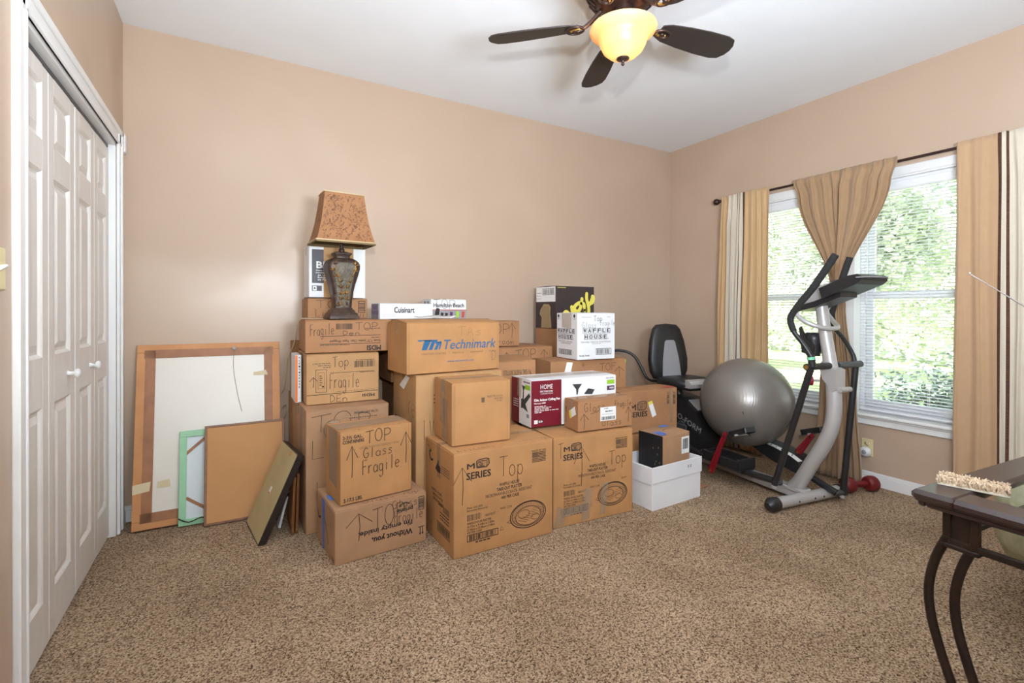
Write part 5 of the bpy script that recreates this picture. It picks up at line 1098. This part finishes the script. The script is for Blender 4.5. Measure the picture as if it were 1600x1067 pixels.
for cx, cy in ((.06, -.058), (TW-.06, -.058), (.06, -TD+.058), (TW-.06, -TD+.058)):
    sy = 1 if cy > -.2 else -1
    def leg(q):
        for dy in (0, -.055*sy):
            q.box((cx-.009, cy+dy-.009, .60), (cx+.009, cy+dy+.009, .70), IRON, .002)
            q.tube([(cx, cy+dy, .62), (cx, cy+dy+.026*sy, .55), (cx, cy+dy+.040*sy, .47), (cx, cy+dy+.034*sy, .39), (cx, cy+dy+.010*sy, .30), (cx, cy+dy-.022*sy, .20), (cx, cy+dy-.035*sy, .12), (cx, cy+dy-.02*sy, .05), (cx, cy+dy+.02*sy, .011)], .011, IRON, 10, 4)
        q.box((cx-.004, cy-.050*sy, .615), (cx+.004, cy-.006*sy, .69), IRON, .002)
        q.box((cx-.012, cy-.055*sy-.012, .592), (cx+.012, cy+.012, .604), IRON, .003)
    part('leg', tb, leg)
cs = thing('carpet_sample', 'small shaggy beige carpet sample lying on the dark table', 'carpet sample', (1.690, .495, TZ1+.0005), math.radians(-76))
CSB = new_mat('white_jute_backing', S(220, 214, 200), .8); TUFT = noisy('cream_tuft_yarn', S(226, 206, 180), S(170, 140, 108), 130, .95)
part('backing', cs, lambda q: q.box((-.069, -.030, 0), (.069, .030, .006), CSB, .001))
def tufts(q):
    R = random.Random(4)
    for i in range(34):
        for j in range(13):
            x, y = -.066+i*.0040+R.uniform(-.0015, .0015), -.029+j*.0048+R.uniform(-.0015, .0015); h_ = R.uniform(.010, .019)
            q.tube([(x, y, .005), (x+R.uniform(-.004, .004), y+R.uniform(-.004, .004), .006+h_*.6), (x+R.uniform(-.006, .006), y+R.uniform(-.006, .006), .006+h_)], [.0022, .0028, .0016], TUFT, 5, 1)
pl = part('pile', cs, tufts); pl['kind'] = 'stuff'
rd = thing('portable_radio', 'small radio on the dark table, its long silver antenna raised', 'radio', (2.24, .085, TZ1+.0005), math.radians(-4))
part('case', rd, lambda q: (q.box((-.065, -.025, 0), (.065, .025, .11), BLACK, .008), q.box((-.058, -.027, .02), (.0, -.025, .09), GREYP, .001)))
def ant(q):
    a = math.radians(4)
    def W2(p): d = Vector(p)-Vector(rd.location); return (d.x*math.cos(a)-d.y*math.sin(a), d.x*math.sin(a)+d.y*math.cos(a), d.z)
    A_, B_ = Vector((2.24, .087, .845)), Vector((1.9, .567, 1.314)); m = new_mat('chrome', S(225, 225, 228), .2, .9)
    P_ = [A_+(B_-A_)*t for t in (0, .3, .6, .85, 1)]
    for p, w_, r_ in zip(P_, P_[1:], (.0034, .0028, .0022, .0016)): q.tube([W2(p), W2(w_)], r_, m, 8)
    q.lathe([(0, 0), (.003, 0), (.003, .004), (0, .005)], m, 8, W2(B_))
part('antenna', rd, ant, 'silver telescopic antenna')
SAGE = noisy('sage_green_upholstery', S(158, 156, 126), S(144, 142, 112), 60, .9, .3, 300, stretch=(.3, 1, 1)); UND = new_mat('black_dust_cloth', S(36, 32, 32), .9)
so = thing('sofa', 'sage green upholstered seat partly hidden below the dark table', 'sofa', (2.55, .66, 0), math.radians(-6))
part('upholstery', so, lambda q: q.prism([(.0, .36), (.03, .315), (.12, .27), (.35, .235), (.9, .235), (.9, .56), (.0, .56)], -.9, 0, SAGE, 1) if False else sq_loft(q, [(.40, .42, .27), (.46, .47, .30), (.485, .49, .36), (.49, .495, .50), (.47, .48, .555), (.42, .43, .57)], SAGE, r=.22))
so.location = (2.84, .135, 0)
part('base', so, lambda q: (sq_loft(q, [(.36, .38, .03), (.40, .42, .20), (.41, .43, .28)], UND, r=.2)))

# ------------------------------------------------------------------ ceiling fan
FX, FY, FZ = 1.51, 1.635, 2.500
fan = thing('ceiling_fan', 'dark five-blade ceiling fan with a lit amber glass bowl', 'ceiling fan', (FX, FY, H))
dz = FZ-H
part('canopy', fan, lambda q: q.lathe([(0, 0), (.085, 0), (.09, -.01), (.088, -.05), (.13, -.07), (.155, -.10), (.165, -.15), (.155, -.20), (.12, -.235), (.095, -.255), (.075, -.262), (0, -.262)], BRONZE, 48))
part('motor_ribs', fan, lambda q: [q.tube([(.16*math.cos(a)*k, .16*math.sin(a)*k, z) for k, z in ((.84, -.075), (1.0, -.105), (1.055, -.15), (.99, -.20), (.78, -.235))], .0035, BRONZE, 6, 2) for a in [2*PI*i/30 for i in range(30)]])
part('light_fitter', fan, lambda q: q.lathe([(.05, -.255), (.052, -.30), (.06, -.31), (.06, -.335), (.10, -.342), (.10, -.35), (0, -.35)], BRONZE, 32))
def blade_mb(q, a):
    # outline in blade frame (r, w), pitched about its axis
    out = [(.20, .035), (.24, .050), (.34, .062), (.46, .070), (.56, .070), (.60, .060), (.622, .03), (.628, 0)]; out = out+[(r_, -w_) for r_, w_ in out[::-1][1:]]
    pit = math.radians(-13); n = len(out); vs = []
    for t in (.003, -.003):
        for r_, w_ in out: 
            y, z = w_*math.cos(pit)-t*math.sin(pit), w_*math.sin(pit)+t*math.cos(pit); vs.append((r_*math.cos(a)-y*math.sin(a), r_*math.sin(a)+y*math.cos(a), dz+z))
    q.add(vs, [tuple(range(n)), tuple(range(n, 2*n))]+[(i, (i+1) % n, n+(i+1) % n, n+i) for i in range(n)], BLADE)
def iron_mb(q, a):
    def P_(r_, w_, z): return (r_*math.cos(a)-w_*math.sin(a), r_*math.sin(a)+w_*math.cos(a), dz+z)
    q.tube([P_(.10, 0, .06), P_(.14, 0, .02), P_(.175, 0, -.004)], .010, BRONZE, 8, 2)
    q.tube([P_(.215+.040*math.cos(t), .028*math.sin(t), -.010) for t in [2*PI*k/16 for k in range(17)]], .006, BRONZE, 8, 1, cap=False)
    q.tube([P_(.175, 0, -.006), P_(.20, .012, -.012), P_(.235, .0, -.012)], .006, GOLD, 8, 2); q.lathe([(0, -.012), (.012, -.010), (.012, 0), (0, 0)], BRONZE, 12, P_(.215, 0, -.008))
for k in range(5):
    a = math.radians(64+72*k); b_ = part('blade', fan, lambda q: blade_mb(q, a)); part('blade_iron', b_, lambda q: iron_mb(q, a))
def bowlm():
    m = new_mat('amber_glass_bowl', S(255, 205, 130), .35); B = m.node_tree.nodes['Principled BSDF']
    tc = N(m, 'ShaderNodeTexCoord'); n = N(m, 'ShaderNodeTexNoise'); n.inputs['Scale'].default_value = 9; L(m, tc.outputs['Object'], n.inputs['Vector'])
    cr = N(m, 'ShaderNodeValToRGB'); cr.color_ramp.elements[0].position = .35; cr.color_ramp.elements[1].position = .65; cr.color_ramp.elements[0].color = (.95, .50, .16, 1); cr.color_ramp.elements[1].color = (1, .66, .30, 1)
    L(m, n.outputs['Fac'], cr.inputs[0]); L(m, cr.outputs[0], B.inputs['Base Color']); L(m, cr.outputs[0], B.inputs['Emission Color'])
    B.inputs['Emission Strength'].default_value = .22
    nt_ = m.node_tree; out = [x for x in nt_.nodes if x.type == 'OUTPUT_MATERIAL'][0]; tl = N(m, 'ShaderNodeBsdfTranslucent'); mx = N(m, 'ShaderNodeMixShader'); mx.inputs[0].default_value = .36
    tl.inputs[0].default_value = (1, .72, .44, 1)
    L(m, B.outputs[0], mx.inputs[1]); L(m, tl.outputs[0], mx.inputs[2]); L(m, mx.outputs[0], out.inputs[0]); return m
BOWL = bowlm()
bo = part('glass_bowl', fan, lambda q: q.lathe([(.146, -.345), (.149, -.351), (.143, -.362), (.128, -.374), (.113, -.384), (.106, -.396), (.101, -.416), (.088, -.442), (.064, -.464), (.035, -.478), (.012, -.483), (.012, -.479), (.034, -.474), (.062, -.460), (.085, -.438), (.097, -.414), (.102, -.394), (.110, -.380), (.126, -.370), (.141, -.358), (.145, -.350)], BOWL, 48))
part('finial', bo, lambda q: q.lathe([(.030, -.470), (.028, -.482), (.018, -.487), (.008, -.491), (.006, -.50), (.008, -.505), (.005, -.510), (0, -.511)], BRONZE, 24))
part('bulb', fan, lambda q: [q.lathe([(0, .02), (.012, .015), (.013, -.01), (.026, -.03), (.028, -.05), (.018, -.066), (0, -.07)], new_mat('lit_bulb', (1, .9, .7), .3, **{'Emission_Color': (1, .86, .66, 1), 'Emission_Strength': 8.}), 16, (x, 0, -.365)) for x in (-.05, .05)])
for x in (-.05, .05): 
    bl = lamp('fan_bulb', 'POINT', (FX+x, FY-.02, H-.41), 3.2, (1, .80, .55), .03)

# ------------------------------------------------------------------ outside the windows
LAWN = noisy('sunlit_lawn', S(176, 196, 134), S(196, 212, 156), 3, .9, .3, 60)
q = MB(); q.box((XR+.4, -20, -.75), (60, 34, -.55), LAWN); struct(q.build('lawn'), 'bright green lawn outside')
def leafm(nm, a, b): 
    m = noisy(nm, S(*a), S(*b), 4, .7); return m
LF1 = leafm('light_foliage', (196, 206, 186), (226, 232, 216)); LF2 = leafm('blue_green_foliage', (136, 154, 148), (184, 198, 188)); LF3 = leafm('shrub_foliage', (70, 92, 86), (128, 148, 132)); BARK = noisy('grey_bark', S(110, 96, 84), S(90, 78, 68), 8, .9)
def foliage(q, c, rx, ry, rz, n, sz, m, R):
    vs = []; fs = []
    for i in range(n):
        d = Vector((R.gauss(0, 1), R.gauss(0, 1), R.gauss(0, 1))).normalized(); k = R.uniform(.55, 1.0)
        k *= 1+.18*math.sin(5*d.x+3*d.z)+.12*math.sin(9*d.y)
        p = Vector((c[0]+d.x*rx*k, c[1]+d.y*ry*k, c[2]+d.z*rz*k)); a = Vector((R.gauss(0, 1), R.gauss(0, 1), R.gauss(0, .6))).normalized(); b = a.cross(Vector((R.gauss(0, 1), R.gauss(0, 1), R.gauss(0, 1)))).normalized(); s_2 = sz*R.uniform(.6, 1.4)
        j = len(vs); vs += [p-a*s_2, p+b*s_2*.45, p+a*s_2, p-b*s_2*.45]; fs.append((j, j+1, j+2, j+3))
    q.add(vs, fs, m)
def tree(label, x, y, h_, rr, m, n=13000, sz=.07, gp='trees across the lawn', seed=1):
    R = random.Random(seed); o = thing('tree', label, 'tree', (x, y, -.55), 0, gp)
    part('trunk', o, lambda q: q.tube([(0, 0, 0), (.05, .1, h_*.3), (-.05, 0, h_*.6)], [.16, .12, .06], BARK, 10, 3))
    def cr(q):
        for k in range(5): foliage(q, (R.uniform(-.5, .5)*rr, R.uniform(-.6, .6)*rr, h_*(.45+.11*k)), rr*.75, rr*.8, h_*.2, n//5, sz, m, R)
    part('foliage', o, cr)
tree('pale leafy tree farthest left outside the left window', 14.5, 13.2, 6.5, 2.2, LF1, seed=1)
tree('pale leafy tree outside, seen between the left curtain and centre curtain', 13, 8.3, 5.6, 1.6, LF1, seed=2)
tree('light green tree outside just left of the dark evergreen', 9.5, 4.7, 4.2, 1.1, LF1, seed=3)
tree('bluish dark evergreen tree filling the top of the right window', 8.0, 1.9, 7.0, 1.35, LF2, n=14000, seed=4)
tree('low pale tree outside, behind the shrub in the right window', 14.5, 4.4, 4.2, 1.7, LF1, seed=5)
R = random.Random(9); o = thing('shrub', 'leafy grey-green shrub just outside the right window', 'shrub', (6.0, 1.75, -.55))
part('stem', o, lambda q: [q.tube([(0, 0, 0), (R.uniform(-.2, .2), R.uniform(-.2, .2), .4), (R.uniform(-.5, .5), R.uniform(-.5, .5), .9)], [.02, .015, .006], BARK, 6, 2) for _ in range(6)])
part('foliage', o, lambda q: (foliage(q, (0, -.15, .62), .75, .9, .70, 11000, .034, LF3, R), foliage(q, (0, -.6, .95), .5, .5, .5, 3500, .034, LF3, R)))
q = MB()
for k in range(12): foliage(q, (21+R.uniform(-1, 1), -4+k*2.2, 2.3), 1.6, 2.0, 3.2, 2600, .17, LF1, R)
tag(q.build('hedge'), 'tall pale hedge of woodland across the far side of the lawn', 'hedge', kind='stuff')
